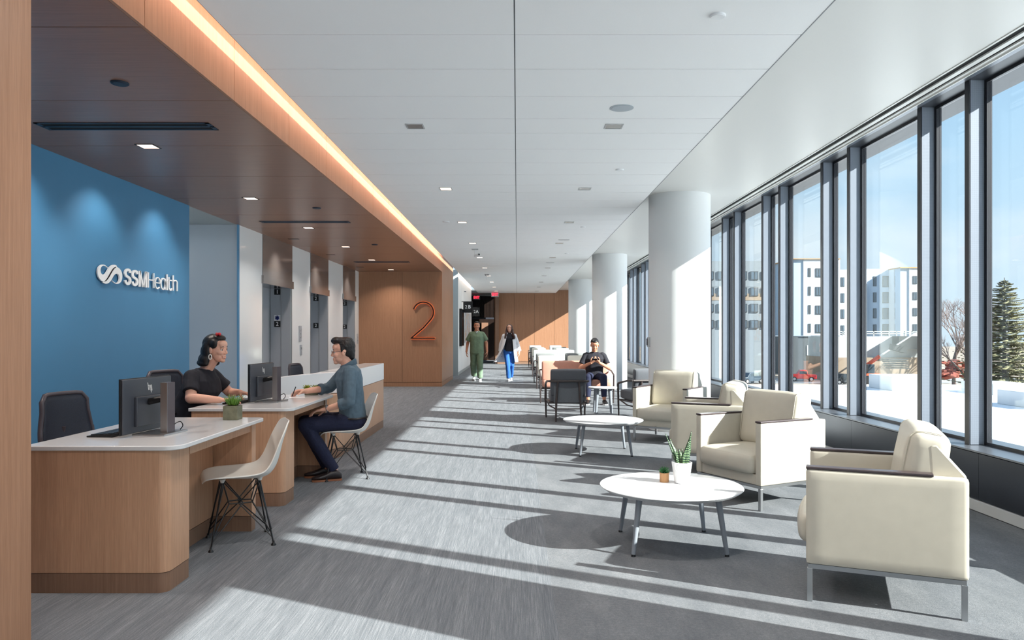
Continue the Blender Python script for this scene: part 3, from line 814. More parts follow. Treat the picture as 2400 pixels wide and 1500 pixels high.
letter('letter_h', [[(2016,450),(2016,812)], [(2016,620)]+el(2062,640,48,66,200,360,14)+[(2110,826)]])
# ================================================================= DESKS
TOP = 0.785
def union_poly(bm, polys, z0, z1, mi=0):
    for p in polys: prism(bm, p, z0, z1, mi)
def make_desk(loc, label):
    """local: y 0..1.37 away from the camera, x -0.83 (staff side) .. 0 (visitor side)"""
    t = thing('reception_desk', label, 'desk', loc, group='reception desks')
    def base(z0, z1, ins):
        bm = new()
        # near end block with rounded visitor corner
        prism(bm, rrect(-0.81+ins, -0.070-ins, 0.02+ins, 0.305, (0, 0.055, 0.02, 0), 8), z0, z1)
        # modesty panel with rounded inside corner
        prism(bm, [(-0.40,0.26),(-0.33,0.26),(-0.33,1.26),(-0.40,1.26)], z0, z1)
        # far panel
        prism(bm, [(-0.81+ins,1.27),(-0.062-ins,1.27),(-0.062-ins,1.35),(-0.81+ins,1.35)], z0, z1)
        return bm
    obj('base', base(0.108, TOP-0.026, 0), M['wood_desk'], t, smooth=True, angle=0.5)
    obj('plinth', base(0, 0.104, 0.003), M['wood_plinth'], t, smooth=True, angle=0.5)
    bm = new(); box(bm, -0.092, -0.0705, 0.30, 1.272, 0.695, TOP-0.026); obj('apron', bm, M['wood_desk'], t, smooth=False)
    bm = new(); prism(bm, rrect(-0.83, 0, 0, 1.37, (0.01, 0.09, 0.05, 0.01), 8), TOP-0.025, TOP)
    obj('worktop', bm, M['white_quartz'], t, bevel=0.004, angle=0.5)
    return t
XD = -1.79
deskA = make_desk((XD, 3.97, 0), 'wooden reception desk with white top nearest the camera, cut by the wood pillar')
deskB = dup(deskA, loc=(XD, 5.975, 0), label='wooden reception desk with white top where the woman in black works')
# transaction counter beyond
t = thing('transaction_counter', 'longer raised reception counter with white upper band beyond the two desks', 'counter', (XD, 9.5, 0))
plan = [(-1.97,11.1),(-1.97,8.75),(-2.0,8.62),(-2.08,8.50),(-2.2,8.25),(-2.32,7.92),(-2.40,7.45),(-2.44,7.45),(-2.38,7.95),(-2.27,8.32),(-2.26,8.6),(-2.26,11.1)]
def L_(p): return [(x-XD, y-9.5) for x, y in p]
wplan = [(-1.975,11.1),(-1.975,8.45),(-2.0,8.32),(-2.06,8.23),(-2.15,8.2),(-2.7,8.2),(-2.7,8.28),(-2.26,8.28),(-2.26,11.1)]
bm = new(); prism(bm, L_(wplan), 0.108, 0.70); obj('base', bm, M['wood_desk'], t, angle=0.5)
bm = new(); prism(bm, L_([(x-0.003 if x > -2.05 else x, y) for x, y in wplan]), 0, 0.104); obj('plinth', bm, M['wood_plinth'], t, angle=0.5)
bm = new(); prism(bm, L_(plan), 0.705, 0.94); obj('upper_band', bm, M['white_lam'], t, angle=0.5, bevel=0.003)
bm = new(); prism(bm, L_([(-2.262,8.3),(-2.6,8.3),(-2.6,11.0),(-2.262,11.0)]), 0.735, 0.76); obj('staff_worktop', bm, M['white_quartz'], t, smooth=False)
bm = new(); prism(bm, L_([(-1.972,8.6),(-2.0,8.6),(-2.26,8.6),(-2.26,11.1),(-1.972,11.1)]), 0.94, 0.944); obj('ledge', bm, M['white_quartz'], t, smooth=False)

# ---------------------------------------------------------------- monitors, keyboards, plants on desks
def make_monitor(loc, rot, label):
    """panel faces local -X, stand on +X"""
    t = thing('monitor', label, 'monitor', loc, rot, group='monitors on the reception desks')
    obj('bezel', bx(-0.012, 0.0, -0.26, 0.24, 0.012, 0.335), M['black'], t, smooth=False, bevel=0.003)
    obj('screen', bx(-0.0135, -0.012, -0.252, 0.232, 0.022, 0.325), M['screen'], t, smooth=False)
    bm = new(); box(bm, 0.0, 0.012, -0.256, 0.236, 0.016, 0.331)
    vs = box(bm, 0.012, 0.030, -0.15, 0.13, 0.05, 0.225)
    for v in vs:
        if v.co.x > 0.03: v.co.y *= 0.72; v.co.z = 0.16+(v.co.z-0.16)*0.75
    obj('back_shell', bm, M['monitor_back'], t, bevel=0.004)
    obj('stand_foot', bx(0.0, 0.20, -0.155, 0.10, 0, 0.010), M['satin'], t, smooth=False, bevel=0.002)
    c = obj('stand_column', bx(0.125, 0.168, -0.07, 0.012, 0.010, 0.305), M['chair_frame'], t, smooth=False, bevel=0.002)
    bm = new(); box(bm, 0.1255, 0.168, -0.0725, -0.070, 0.010, 0.306); obj('column_edge', bm, M['satin'], c, smooth=False)
    bm = new(); tube(bm, [(0.03,-0.03,0.19),(0.10,-0.03,0.205),(0.13,-0.03,0.20)], 0.020, 14); obj('hinge', bm, M['black'], t)
    # hp mark: four slanted strokes
    bm = new()
    for y0, z0, z1 in ((-0.015,0.245,0.290),(-0.003,0.245,0.275),(0.009,0.228,0.272),(0.019,0.240,0.272)):
        vs = box(bm, 0.0125, 0.0145, y0, y0+0.004, z0, z1)
        for v in vs: v.co.y += (v.co.z-0.26)*-0.22
    b2 = new(); box(bm, 0.0125, 0.0145, -0.011, 0.0, 0.271, 0.275); box(bm, 0.0125, 0.0145, 0.011, 0.021, 0.271, 0.275); box(bm, 0.0125, 0.0145, 0.010, 0.018, 0.241, 0.245)
    bm.transform(T(0,0.0,0.012))
    obj('maker_mark', bm, M['letters_white'], t, smooth=False)
    bm = new(); tube(bm, smooth3([(0.165,-0.0,0.05),(0.185,0.035,0.065),(0.19,0.06,0.04),(0.165,0.075,0.012)]), 0.003, 6); obj('cable', bm, M['black'], t)
    return t
def smooth3(pts, sub=6):
    pts = [V(p) for p in pts]; q = [pts[0]]+pts+[pts[-1]]; out = []
    for i in range(len(pts)-1):
        p0, p1, p2, p3 = q[i:i+4]
        for k in range(sub):
            u = k/sub
            out.append(0.5*((2*p1)+(-p0+p2)*u+(2*p0-5*p1+4*p2-p3)*u*u+(-p0+3*p1-3*p2+p3)*u**3))
    out.append(pts[-1]); return out
monA = make_monitor((-2.225, 4.52, TOP), -0.10, 'black monitor seen from behind on the front reception desk')
monB = dup(monA, loc=(-2.25, 6.62, TOP), rotz=-0.08, label='black monitor seen from behind in front of the woman in black')
def make_keyboard(loc, rot, label):
    t = thing('keyboard', label, 'keyboard', loc, rot, group='keyboards')
    bm = new(); vs = box(bm, -0.075, 0.075, -0.22, 0.22, 0, 0.02)
    for v in vs:
        if v.co.x < 0 and v.co.z > 0.01: v.co.z = 0.009
    obj('case', bm, M['black'], t, bevel=0.003, smooth=False)
    bm = new()
    for i in range(5):
        for j in range(15):
            x = -0.058+i*0.026; box(bm, x, x+0.021, -0.205+j*0.0275, -0.205+j*0.0275+0.023, 0.0105+(x+0.075)*0.07, 0.0145+(x+0.075)*0.07)
    obj('keys', bm, M['black_metal'], t, smooth=False)
    return t
make_keyboard((-2.385, 4.52, TOP), -0.04, 'black keyboard on the front reception desk beside the monitor')
make_keyboard((-2.405, 6.56, TOP), -0.06, 'black keyboard under the hands of the woman in black')
bm = new(); box(bm, -0.07, 0.07, -0.05, 0.05, 0, 0.001); o = obj('paper_sheet', bm, M['paper'], smooth=False, loc=(-2.06, 7.03, TOP+0.0005)); o.rotation_euler = (0,0,0.3)
tag(o, 'white sheet of paper on the second desk under the writing hand', 'paper')

def leaf(bm, base, d, up, L, w, curl=0.3, n=7, thick=0.0, tipw=0.05, mi=0, fold=0.0):
    """a leaf blade from base along d, arching towards up"""
    d = d.normalized(); s = d.cross(up).normalized(); nrm = s.cross(d).normalized()
    rows = []
    for i in range(n+1):
        u = i/n; p = base+d*L*u+nrm*(curl*L*(u*u))
        ww = w*(math.sin(PI*(0.12+0.88*u)) if u < 1 else tipw)*(1 if u < 1 else 1)
        ww = w*max(tipw, (0.55+0.45*math.sin(PI*min(1,u*1.3)))*(1-u**2.5))
        rows.append([bm.verts.new(p-s*ww/2+nrm*fold*ww), bm.verts.new(p-nrm*thick), bm.verts.new(p+s*ww/2+nrm*fold*ww)])
    for a, b in zip(rows, rows[1:]):
        for k in range(2):
            f = bm.faces.new((a[k], a[k+1], b[k+1], b[k])); f.material_index = mi
def solid(o, th):
    m = o.modifiers.new('solid', 'SOLIDIFY'); m.thickness = th; m.offset = 0; return o

# square concrete pot with spiky succulent on desk A
t = thing('potted_succulent', 'square grey-green concrete pot with a spiky green plant on the front desk corner', 'potted plant', (-1.975, 5.215, TOP))
obj('pot', bx(-0.05, 0.05, -0.05, 0.05, 0, 0.096), M['concrete_pot'], t, smooth=False, bevel=0.003)
obj('soil', bx(-0.044, 0.044, -0.044, 0.044, 0.093, 0.0975), M['soil'], t, smooth=False)
bm = new(); rnd = random.Random(3)
for k in range(110):
    a = rnd.uniform(0, 2*PI); r = rnd.uniform(0, 0.036); b = V((r*math.cos(a), r*math.sin(a), 0.096))
    d = V((math.cos(a)*rnd.uniform(0.1,0.75), math.sin(a)*rnd.uniform(0.1,0.75), 1))
    leaf(bm, b, d, V((-math.sin(a), math.cos(a), 0.01)).cross(d), rnd.uniform(0.045,0.085), 0.0075, rnd.uniform(-0.1,0.25), 5, 0.001, mi=(1 if rnd.random() < 0.14 else 0))
solid(obj('foliage', bm, [M['leaf'], M['leaf_yel']], t), 0.0012)
# low leafy succulent behind the writing hand
t = thing('potted_succulent', 'small broad-leaved green plant on the second desk behind the writing hand', 'potted plant', (-2.00, 7.305, TOP))
obj('pot', bx(-0.06, 0.06, -0.030, 0.030, 0, 0.045), M['concrete_pot'], t, smooth=False, bevel=0.003)
bm = new()
for cx in (-0.045, 0.035):
    for ring, (n, tilt, L) in enumerate(((5, 0.25, 0.055), (7, 0.6, 0.06), (8, 1.1, 0.05))):
        for k in range(n):
            a = 2*PI*k/n+ring*0.4; d = V((math.cos(a)*tilt, math.sin(a)*tilt, 1))
            leaf(bm, V((cx, 0, 0.045)), d, V((-math.sin(a), math.cos(a), 0)).cross(d), L, 0.032, 0.15, 5, 0.003, fold=0.1)
solid(obj('foliage', bm, M['leaf_yel'], t), 0.002)

# ---------------------------------------------------------------- task chairs
def make_task_chair(loc, rot, label, h=0.98):
    t = thing('task_chair', label, 'office chair', loc, rot, group='dark task chairs behind the desks')
    dz = h-0.98
    # backrest surface: faces +X, at x = -0.24
    def back(w, z0, z1, th, x0):
        bm = new(); n = 12; m = 10; G = []
        for i in range(n+1):
            u = i/n; z = z0+(z1-z0)*u; row = []
            hw = w*(0.86+0.14*math.sin(PI*min(1, u*1.0+0.15)))*(1 if u < 0.9 else 1)
            for j in range(m+1):
                v = -1+2*j/m
                x = x0-0.05*u*u+0.035*v*v-0.02*math.sin(PI*u)
                # round the upper corners
                zz = z-(max(0, abs(v)-0.72)/0.28)**2*0.05*(u > 0.5)*(u)
                row.append(bm.verts.new((x, v*hw, zz)))
            G.append(row)
        for i in range(n):
            for j in range(m): bm.faces.new((G[i][j], G[i][j+1], G[i+1][j+1], G[i+1][j]))
        return bm, G
    bm, G = back(0.215, 0.50+dz, 0.965+dz, 0.01, -0.235)
    solid(obj('back_mesh', bm, M['mesh'], t), 0.008)
    bm2, G = back(0.225, 0.48+dz, 0.975+dz, 0.01, -0.24)
    loop = [G[i][0].co.copy() for i in range(13)]+[G[12][j].co.copy() for j in range(1, 11)]+[G[i][10].co.copy() for i in range(11, -1, -1)]+[G[0][j].co.copy() for j in range(9, 0, -1)]
    bm2.free(); bm = new(); tube(bm, loop, 0.016, 10, closed=True); obj('back_frame', bm, M['chair_frame'], t)
    bm = new(); cushion(bm, 0.46, 0.46, 0.07, 0.03, (0,0,0.01), mx=T(0.02,0,0.455+dz)); obj('seat', bm, M['mesh'], t)
    bm = new(); tube(bm, [(-0.04,0,0.40+dz),(-0.24,0,0.42+dz),(-0.30,0,0.60+dz),(-0.27,0,0.75+dz)], [0.03,0.025,0.02,0.018], 10); obj('back_support', bm, M['chair_frame'], t)
    bm = new(); tube(bm, [(0,0,0.09),(0,0,0.42+dz)], [0.03,0.025], 14); obj('gas_lift', bm, M['black_metal'], t)
    for k in range(5):
        a = 2*PI*k/5+0.3; c, s = math.cos(a), math.sin(a)
        bm = new(); tube(bm, [(0.03*c,0.03*s,0.10),(0.29*c,0.29*s,0.065)], [0.024,0.016], 8); lg = obj('base_arm', bm, M['black'], t)
        bm = new(); tube(bm, [(0.29*c-0.012*s,0.29*s+0.012*c,0.028),(0.29*c+0.012*s,0.29*s-0.012*c,0.028)], 0.028, 14); obj('caster', bm, M['black'], lg)
    for s in (-1, 1):
        bm = new(); tube(bm, [(-0.02,0.21*s,0.43+dz),(-0.02,0.26*s,0.46+dz),(-0.02,0.265*s,0.62+dz)], 0.016, 8); ar = obj('arm_post', bm, M['chair_frame'], t)
        bm = new(); cushion(bm, 0.24, 0.07, 0.028, 0.012, n=5, mx=T(0.02,0.265*s,0.635+dz)); obj('arm_pad', bm, M['black'], ar)
    return t
tc = make_task_chair((-2.88, 5.14, 0), -0.22, 'empty dark task chair behind the front desk against the blue wall', 0.97)
for c in [c for c in tc.children if c.name.startswith('arm_post')]:
    for g_ in list(c.children): bpy.data.objects.remove(g_)
    bpy.data.objects.remove(c)
make_task_chair((-2.93, 6.66, 0), -0.38, 'dark task chair in which the woman in black sits', 1.045)
dup(tc, loc=(-2.74, 10.1, 0), rotz=-0.15, label='small dark task chair far behind the raised counter before the elevators')

# ---------------------------------------------------------------- moulded shell chairs
def make_shell_chair(loc, rot, label):
    t = thing('shell_chair', label, 'chair', loc, rot, group='white shell chairs at the desks')
    prof = [(0.236,0.422,0.120),(0.228,0.437,0.165),(0.200,0.446,0.200),(0.12,0.447,0.228),(0.03,0.438,0.233),(-0.06,0.430,0.233),(-0.13,0.432,0.230),(-0.185,0.458,0.226),(-0.222,0.512,0.222),(-0.243,0.58,0.220),(-0.258,0.65,0.214),(-0.276,0.715,0.200),(-0.294,0.768,0.170),(-0.302,0.790,0.125),(-0.305,0.797,0.085)]
    P = []
    for i in range(len(prof)-1):
        a = V(prof[i]); b = V(prof[i+1]); p0 = V(prof[max(0,i-1)]); p3 = V(prof[min(len(prof)-1,i+2)])
        for k in range(3):
            u = k/3; P.append(0.5*((2*a)+(-p0+b)*u+(2*p0-5*a+4*b-p3)*u*u+(-p0+3*a-3*b+p3)*u**3))
    P.append(V(prof[-1])); n = len(P); m = 18; bm = new(); G = []
    for i, p in enumerate(P):
        a = P[max(0,i-1)]; b = P[min(n-1,i+1)]; d = V((b.x-a.x, 0, b.y-a.y)).normalized(); nrm = V((-d.z, 0, d.x))*-1
        if nrm.z < 0 and i < n*0.5: nrm = -nrm
        if nrm.x < 0 and i >= n*0.5: nrm = -nrm
        u = i/(n-1); up = (0.012+0.05*math.exp(-((u-0.52)/0.25)**2))*min(1, u/0.16)*min(1, (1.02-u)/0.14)
        row = []
        for j in range(m+1):
            v = -1+2*j/m; q = V((p.x, v*p.z, p.y))+nrm*up*(abs(v)**2.6)
            row.append(bm.verts.new(q))
        G.append(row)
    for i in range(n-1):
        for j in range(m): bm.faces.new((G[i][j], G[i][j+1], G[i+1][j+1], G[i+1][j]))
    s = obj('shell', bm, M['shell'], t); md = s.modifiers.new('solid', 'SOLIDIFY'); md.thickness = 0.008; md.offset = 0
    b = s.modifiers.new('bev', 'BEVEL'); b.width = 0.0025; b.segments = 2; b.limit_method = 'ANGLE'
    f = new(); MZ = 0.425; NZ = 0.265
    mt = {}; ft = {}; nd = {}
    for sx in (1, -1):
        for sy in (1, -1):
            m_ = V((0.115*sx, 0.085*sy, MZ-(0.0 if sx > 0 else 0.012))); q = V((0.19*sx, 0.185*sy, 0.012)); k = V((0.072*sx, 0.045*sy, NZ))
            mt[sx,sy], ft[sx,sy], nd[sx,sy] = m_, q, k
    for sx in (1,-1):
        for sy in (1,-1):
            m_, q, k = mt[sx,sy], ft[sx,sy], nd[sx,sy]
            tube(f, [m_, q], 0.0055, 8)
            tube(f, [m_+V((-0.012*sx,0.004*sy,0)), q+V((-0.012*sx,-0.014*sy,0.09))], 0.004, 6)
            tube(f, [m_, k], 0.004, 6)
            tube(f, [m_, V((-0.012*sx, 0.055*sy, NZ+0.004))], 0.004, 6)
            tube(f, [k, q.lerp(m_, 0.16)], 0.004, 6)
            tube(f, [V((-0.012*sx, 0.055*sy, NZ)), q.lerp(m_, 0.10)], 0.004, 6)
    ring = [nd[1,1], V((0,0.058,NZ)), nd[-1,1], nd[-1,-1], V((0,-0.058,NZ)), nd[1,-1]]
    tube(f, ring, 0.0045, 6, closed=True)
    obj('wire_base', f, M['black_metal'], t)
    for sx in (1,-1):
        for sy in (1,-1):
            bm = new(); lathe(bm, [(0.0,0.0),(0.017,0.0),(0.016,0.008),(0.008,0.016),(0.006,0.03)], 14, tuple(V((ft[sx,sy].x, ft[sx,sy].y, 0)))); obj('foot', bm, M['black'], t)
            bm = new(); lathe(bm, [(0.012,0),(0.016,0.014),(0.02,0.022)], 12, (mt[sx,sy].x, mt[sx,sy].y, MZ-0.012)); obj('mount', bm, M['shell'], t)
    return t
shA = make_shell_chair((-1.84, 4.99, 0), math.radians(205), 'empty white shell chair with black wire legs at the front desk')
shB = dup(shA, loc=(-1.66, 7.235, 0), rotz=math.radians(200), label='white shell chair with black wire legs in which the man in the grey shirt sits')

# ---------------------------------------------------------------- low round tables
def make_table(loc, rot, label, r=0.464, h=0.385, leg=0.29, legang=0.0):
    t = thing('coffee_table', label, 'table', loc, rot, group='round white coffee tables')
    bm = new(); lathe(bm, [(r-0.03, h-0.026), (r-0.004, h-0.008), (r, h-0.004), (r-0.002, h)], 96); obj('tabletop', bm, M['table_white'], t, angle=0.4)
    bm = new(); lathe(bm, [(0.03, h-0.034), (r*0.55, h-0.034), (r*0.55, h-0.0265)], 48); obj('underframe', bm, M['grey_leg'], t)
    for k in range(4):
        sx = 1 if k in (0, 3) else -1; sy = 1 if k < 2 else -1
        top = V((sx*(leg-0.045), sy*(leg-0.045), h-0.03)); bot = V((sx*leg, sy*leg, 0.012))
        bm = new(); tube(bm, [top, bot], [0.021, 0.013], 16); lg = obj('leg', bm, M['grey_leg'], t)
        bm = new(); tube(bm, [bot, V((bot.x, bot.y, 0.0))], [0.013, 0.015], 14); obj('glide', bm, M['black'], lg)
    return t
tb = make_table((1.01, 4.94, 0), 0, 'round white coffee table with the two potted plants, grey legs')
dup(tb, loc=(0.998, 8.72, 0), rotz=0, label='round white coffee table with nothing on it, farther from the camera')

# snake plant in the white textured pot
pz = 0.385
py_ = F*(EYE-pz)/(1132-VY); px_ = (1598-VX)*py_/F
t = thing('potted_snake_plant', 'white textured pot with upright striped snake plant on the near round table', 'potted plant', (px_, py_, pz))
rf = lambda u, z: 1+0.02*math.sin(u*2*PI*17+2.6*math.sin(z*60+u*12))
bm = new(); lathe(bm, [(0.0,0.0),(0.044,0.0),(0.047,0.006)]+[(0.047+0.019*k/12, 0.006+0.129*k/12) for k in range(1,13)]+[(0.066,0.140),(0.062,0.141),(0.058,0.125),(0.0,0.125)], 136, (0,0,0), rf); obj('pot', bm, M['white_ceramic'], t, angle=1.2)
bm = new(); lathe(bm, [(0.057,0.124),(0.05,0.127),(0,0.129)], 24); obj('soil', bm, M['soil'], t)
# each blade: (base dx, dy, tip dx, dz, width)
blades = [(-0.02,0.0,-0.075,0.165,0.036),(-0.012,-0.01,-0.045,0.105,0.040),(-0.022,0.01,-0.062,0.12,0.036),(0.0,-0.012,-0.024,0.105,0.040),(0.006,0.0,0.006,0.10,0.034),(0.012,-0.01,0.040,0.150,0.042),(0.022,0.005,0.070,0.215,0.036),(0.01,0.012,0.035,0.10,0.036),(0.025,-0.004,0.052,0.125,0.034),(-0.03,0.005,-0.11,0.205,0.012)]
for i, (dx, dy, tx, tz, w) in enumerate(blades):
    bm = new(); base = V((dx, dy, 0.125)); d = V((tx-dx, -0.01 if i % 2 else 0.02, tz)); L = d.length
    leaf(bm, base, d, V((0.25, -1 if i % 3 else 1, 0.3)), L, w*1.25, 0.02, 10, 0.003, mi=0, fold=0.12, tipw=0.06)
    solid(obj('leaf', bm, M['snake'], t), 0.003)
# tiny succulent in the wooden pot
py2 = F*(EYE-pz)/(1129-VY); px2 = (1557-VX)*py2/F
t = thing('potted_succulent', 'tiny green succulent in a light wooden cylinder on the near round table', 'potted plant', (px2, py2, pz))
bm = new(); lathe(bm, [(0.031,0),(0.0315,0.055),(0.0325,0.062),(0.028,0.062),(0.027,0.055),(0,0.055)], 40); obj('pot', bm, M['pot_wood'], t)
bm = new()
for ring, (n, tilt, L) in enumerate(((5, 0.2, 0.045), (7, 0.6, 0.046), (9, 1.3, 0.044), (9, 2.4, 0.036))):
    for k in range(n):
        a = 2*PI*k/n+ring*0.37; d = V((math.cos(a)*tilt, math.sin(a)*tilt, 1))
        leaf(bm, V((0,0,0.058)), d, V((-math.sin(a), math.cos(a), 0)).cross(d), L, 0.017, 0.2, 5, 0.003, fold=0.15)
solid(obj('rosette', bm, M['leaf2'], t), 0.0025)

# ---------------------------------------------------------------- cream armchairs (face +X)
def make_armchair(loc, rot, label):
    t = thing('armchair', label, 'armchair', loc, rot, group='cream armchairs by the window')
    W, D = 0.74, 0.73; aw = 0.062; zb, za = 0.195, 0.682
    for s in (-1, 1):
        bm = new(); cushion(bm, D, aw, za-zb, 0.012, (0,0.004,0), 8, mx=T(0, s*(W/2-aw/2), (za+zb)/2)); a = obj('arm', bm, M['cream'], t)
        bm = new(); box(bm, -0.215, D/2, s*(W/2-aw/2)-aw/2+0.001, s*(W/2-aw/2)+aw/2-0.001, za, za+0.014); obj('arm_cap', bm, M['cap'], a, smooth=False, bevel=0.003)
    iw = W-2*aw
    # outer back, sloping up to the cushion
    bm = new(); prism(bm, [(-0.364, zb), (-0.24, zb), (-0.20, 0.83), (-0.235, 0.835), (-0.355, za+0.012), (-0.364, za)], -iw/2+0.001, iw/2-0.001)
    for v in bm.verts: v.co = V((v.co.x, v.co.z, v.co.y))
    bmesh.ops.recalc_face_normals(bm, faces=bm.faces); obj('outer_back', bm, M['cream'], t, bevel=0.01)
    bm = new(); cushion(bm, 0.19, iw-0.004, 0.47, 0.055, (0.02,0,0.008), 10, mx=T(-0.175, 0, 0.655, ry=-0.17)); bc = obj('back_cushion', bm, M['cream'], t)
    for s in (-1, 1):
        bm = new(); c = T(-0.175, 0, 0.655, ry=-0.17); yy = s*(iw/2-0.030); q = 0.0505
        pts = [c @ V((0.093, yy, -0.18)), c @ V((0.098, yy, 0.0)), c @ V((0.095, yy, 0.12))]+[c @ V((0.042+q*math.cos(a_), yy, 0.183+q*math.sin(a_))) for a_ in (0.15, 0.5, 0.9, 1.3)]+[c @ V((0.0, yy, 0.236)), c @ V((-0.05, yy, 0.233))]
        tube(bm, smooth3(pts), 0.003, 6); obj('piping', bm, M['stitch'], bc)
    bm = new(); cushion(bm, 0.64, iw-0.006, 0.16, 0.05, (0.02,0,0.022), 10, mx=T(0.082, 0, 0.355)); obj('seat_cushion', bm, M['cream'], t)
    bm = new(); cushion(bm, D-0.14, iw-0.002, 0.085, 0.01, n=4, mx=T(0.06, 0, zb+0.0425)); obj('seat_rail', bm, M['cream'], t)
    bm = new()
    for s in (-1, 1):
        box(bm, -D/2+0.01, D/2-0.01, s*(W/2-0.02)-0.0125, s*(W/2-0.02)+0.0125, zb-0.024, zb-0.001)
        box(bm, s*(D/2-0.022)-0.0125, s*(D/2-0.022)+0.0125, -W/2+0.02, W/2-0.02, zb-0.023, zb-0.002)
    obj('metal_rail', bm, M['satin'], t, smooth=False)
    for sx in (-1, 1):
        for sy in (-1, 1):
            x, y = sx*(D/2-0.018), sy*(W/2-0.02); obj('leg', bx(x-0.013, x+0.013, y-0.013, y+0.013, 0, zb-0.0235), M['satin'], t, smooth=False, bevel=0.0015)
    return t
ac = make_armchair((1.97, 4.07, 0), math.radians(157), 'cream armchair nearest the camera, side turned to the camera')
dup(ac, loc=(2.035, 6.31, 0), rotz=math.radians(208), label='cream armchair beyond the near round table, front towards the camera')
dup(ac, loc=(2.02, 7.69, 0), rotz=math.radians(156), label='cream armchair partly hidden behind the second one, side turned to the camera')
dup(ac, loc=(2.0, 9.80, 0), rotz=math.radians(236), label='cream armchair farthest away, in front of the white column')

# ---------------------------------------------------------------- framed lounge chairs (face +X)
def make_lounge(loc, rot, label, W=0.66, back=None, seat=None, fr=None, name='lounge_chair', cat='armchair', group=None, H=0.82, detail=True):
    t = thing(name, label, cat, loc, rot, group=group)
    hw = W/2; fr = fr or M['frame_wood']; iw = W-0.10
    bm = new(); cushion(bm, 0.12, iw, H-0.40, 0.035, (0.012,0,0.004), 8 if detail else 4, mx=T(-0.235, 0, (H+0.40)/2, ry=-0.16)); obj('backrest', bm, back, t)
    bm = new(); cushion(bm, 0.56, iw, 0.15, 0.04, (0.012,0,0.015), 8 if detail else 4, mx=T(0.05, 0, 0.375, ry=-0.04)); obj('seat', bm, seat or back, t)
    bm = new(); box(bm, -0.275, -0.25, -iw/2+0.05, iw/2-0.05, 0.30, 0.62, mx=T(0,0,0,ry=-0.03)); obj('back_panel', bm, M['charcoal_lt'] if back == M['charcoal'] else back, t, smooth=False, bevel=0.006)
    bm = new(); tube(bm, [(-0.315, -hw+0.02, 0.635), (-0.325, 0, 0.635), (-0.315, hw-0.02, 0.635)], 0.017, 8); obj('crossbar', bm, fr, t)
    bm = new(); prism(bm, [(-0.24,-hw+0.03),(0.26,-hw+0.03),(0.26,hw-0.03),(-0.24,hw-0.03)], 0.275, 0.30); obj('seat_frame', bm, fr, t, smooth=False)
    for s in (-1, 1):
        bm = new(); tube(bm, [(-0.32, s*(hw-0.015), 0.635), (-0.10, s*(hw-0.005), 0.622), (0.275, s*(hw-0.005), 0.562), (0.295, s*(hw-0.005), 0.54)], [0.014,0.017,0.018,0.016], 8); obj('armrest', bm, fr, t)
        bm = new(); tube(bm, [(0.295, s*(hw-0.005), 0.55), (0.285, s*(hw-0.008), 0.25), (0.275, s*(hw-0.012), 0.0)], [0.018,0.018,0.012], 8); obj('leg', bm, fr, t)
        ly = hw-0.13 if W < 1 else hw-0.12
        bm = new(); tube(bm, [(-0.315, s*(ly-0.035), 0.635), (-0.305, s*(ly-0.01), 0.30), (-0.36, s*ly, 0.0)], [0.016,0.018,0.012], 8); obj('leg', bm, fr, t)
        bm = new(); tube(bm, [(0.28, s*(hw-0.01), 0.30), (0.0, s*(hw-0.05), 0.22), (-0.315, s*(ly-0.0), 0.20)], 0.011, 6); obj('side_stretcher', bm, fr, t)
    bm = new(); tube(bm, [(-0.315, -hw+0.14, 0.20), (-0.315, hw-0.14, 0.20)], 0.009, 6); obj('rear_stretcher', bm, fr, t)
    return t
S_ = math.radians(-90); N_ = math.radians(90)
dark = make_lounge((0.80, 12.1, 0), math.radians(91), 'dark grey lounge chair seen from behind, left of the small side table', back=M['charcoal'], group='dark grey lounge chairs')
dup(dark, loc=(2.06, 12.25, 0), rotz=math.radians(104), label='dark grey lounge chair beside the nearest column, half hidden by it')
pk = make_lounge((1.19, 15.2, 0), S_, 'dusty pink two-seat sofa on which the man with the phone sits', W=1.47, back=M['pink'], name='loveseat', cat='sofa')
make_lounge((1.20, 24.3, 0), S_, 'pale plaid two-seat sofa in the row behind the man with the phone', W=1.43, back=M['plaid'], name='loveseat', cat='sofa', H=0.85, detail=False)
lt = make_lounge((0.80, 18.95, 0), S_, 'off-white lounge chair right behind the pink sofa, left one of its pair', W=0.64, back=M['offwhite'], group='light lounge chairs facing the camera', detail=False)
dup(lt, loc=(1.56, 18.95, 0), label='off-white lounge chair right behind the seated man, right one of its pair')
gy = make_lounge((0.80, 20.95, 0), N_, 'grey lounge chair facing away behind the left off-white chair of the nearer pair', W=0.66, back=M['midgrey'], H=0.845, group='grey lounge chairs facing away', detail=False)
dup(gy, loc=(1.60, 20.95, 0), label='grey lounge chair facing away behind the right off-white chair of the nearer pair')
dup(lt, loc=(0.84, 28.9, 0), label='off-white lounge chair behind the plaid sofa, left one of the farther pair')
dup(lt, loc=(1.76, 28.6, 0), label='off-white lounge chair behind the plaid sofa, right one of the farther pair')
dup(gy, loc=(0.80, 30.3, 0), label='grey lounge chair facing away behind the left off-white chair of the farther pair')
dup(gy, loc=(1.69, 30.3, 0), label='grey lounge chair facing away behind the right off-white chair of the farther pair')
pb = make_lounge((0.80, 32.9, 0), S_, 'pale blue-grey lounge chair last in the row before the wood wall, left one', W=0.62, back=M['paleblue'], H=0.86, group='pale lounge chairs at the end of the row', detail=False)
dup(pb, loc=(1.69, 32.9, 0), label='pale blue-grey lounge chair last in the row before the wood wall, right one')

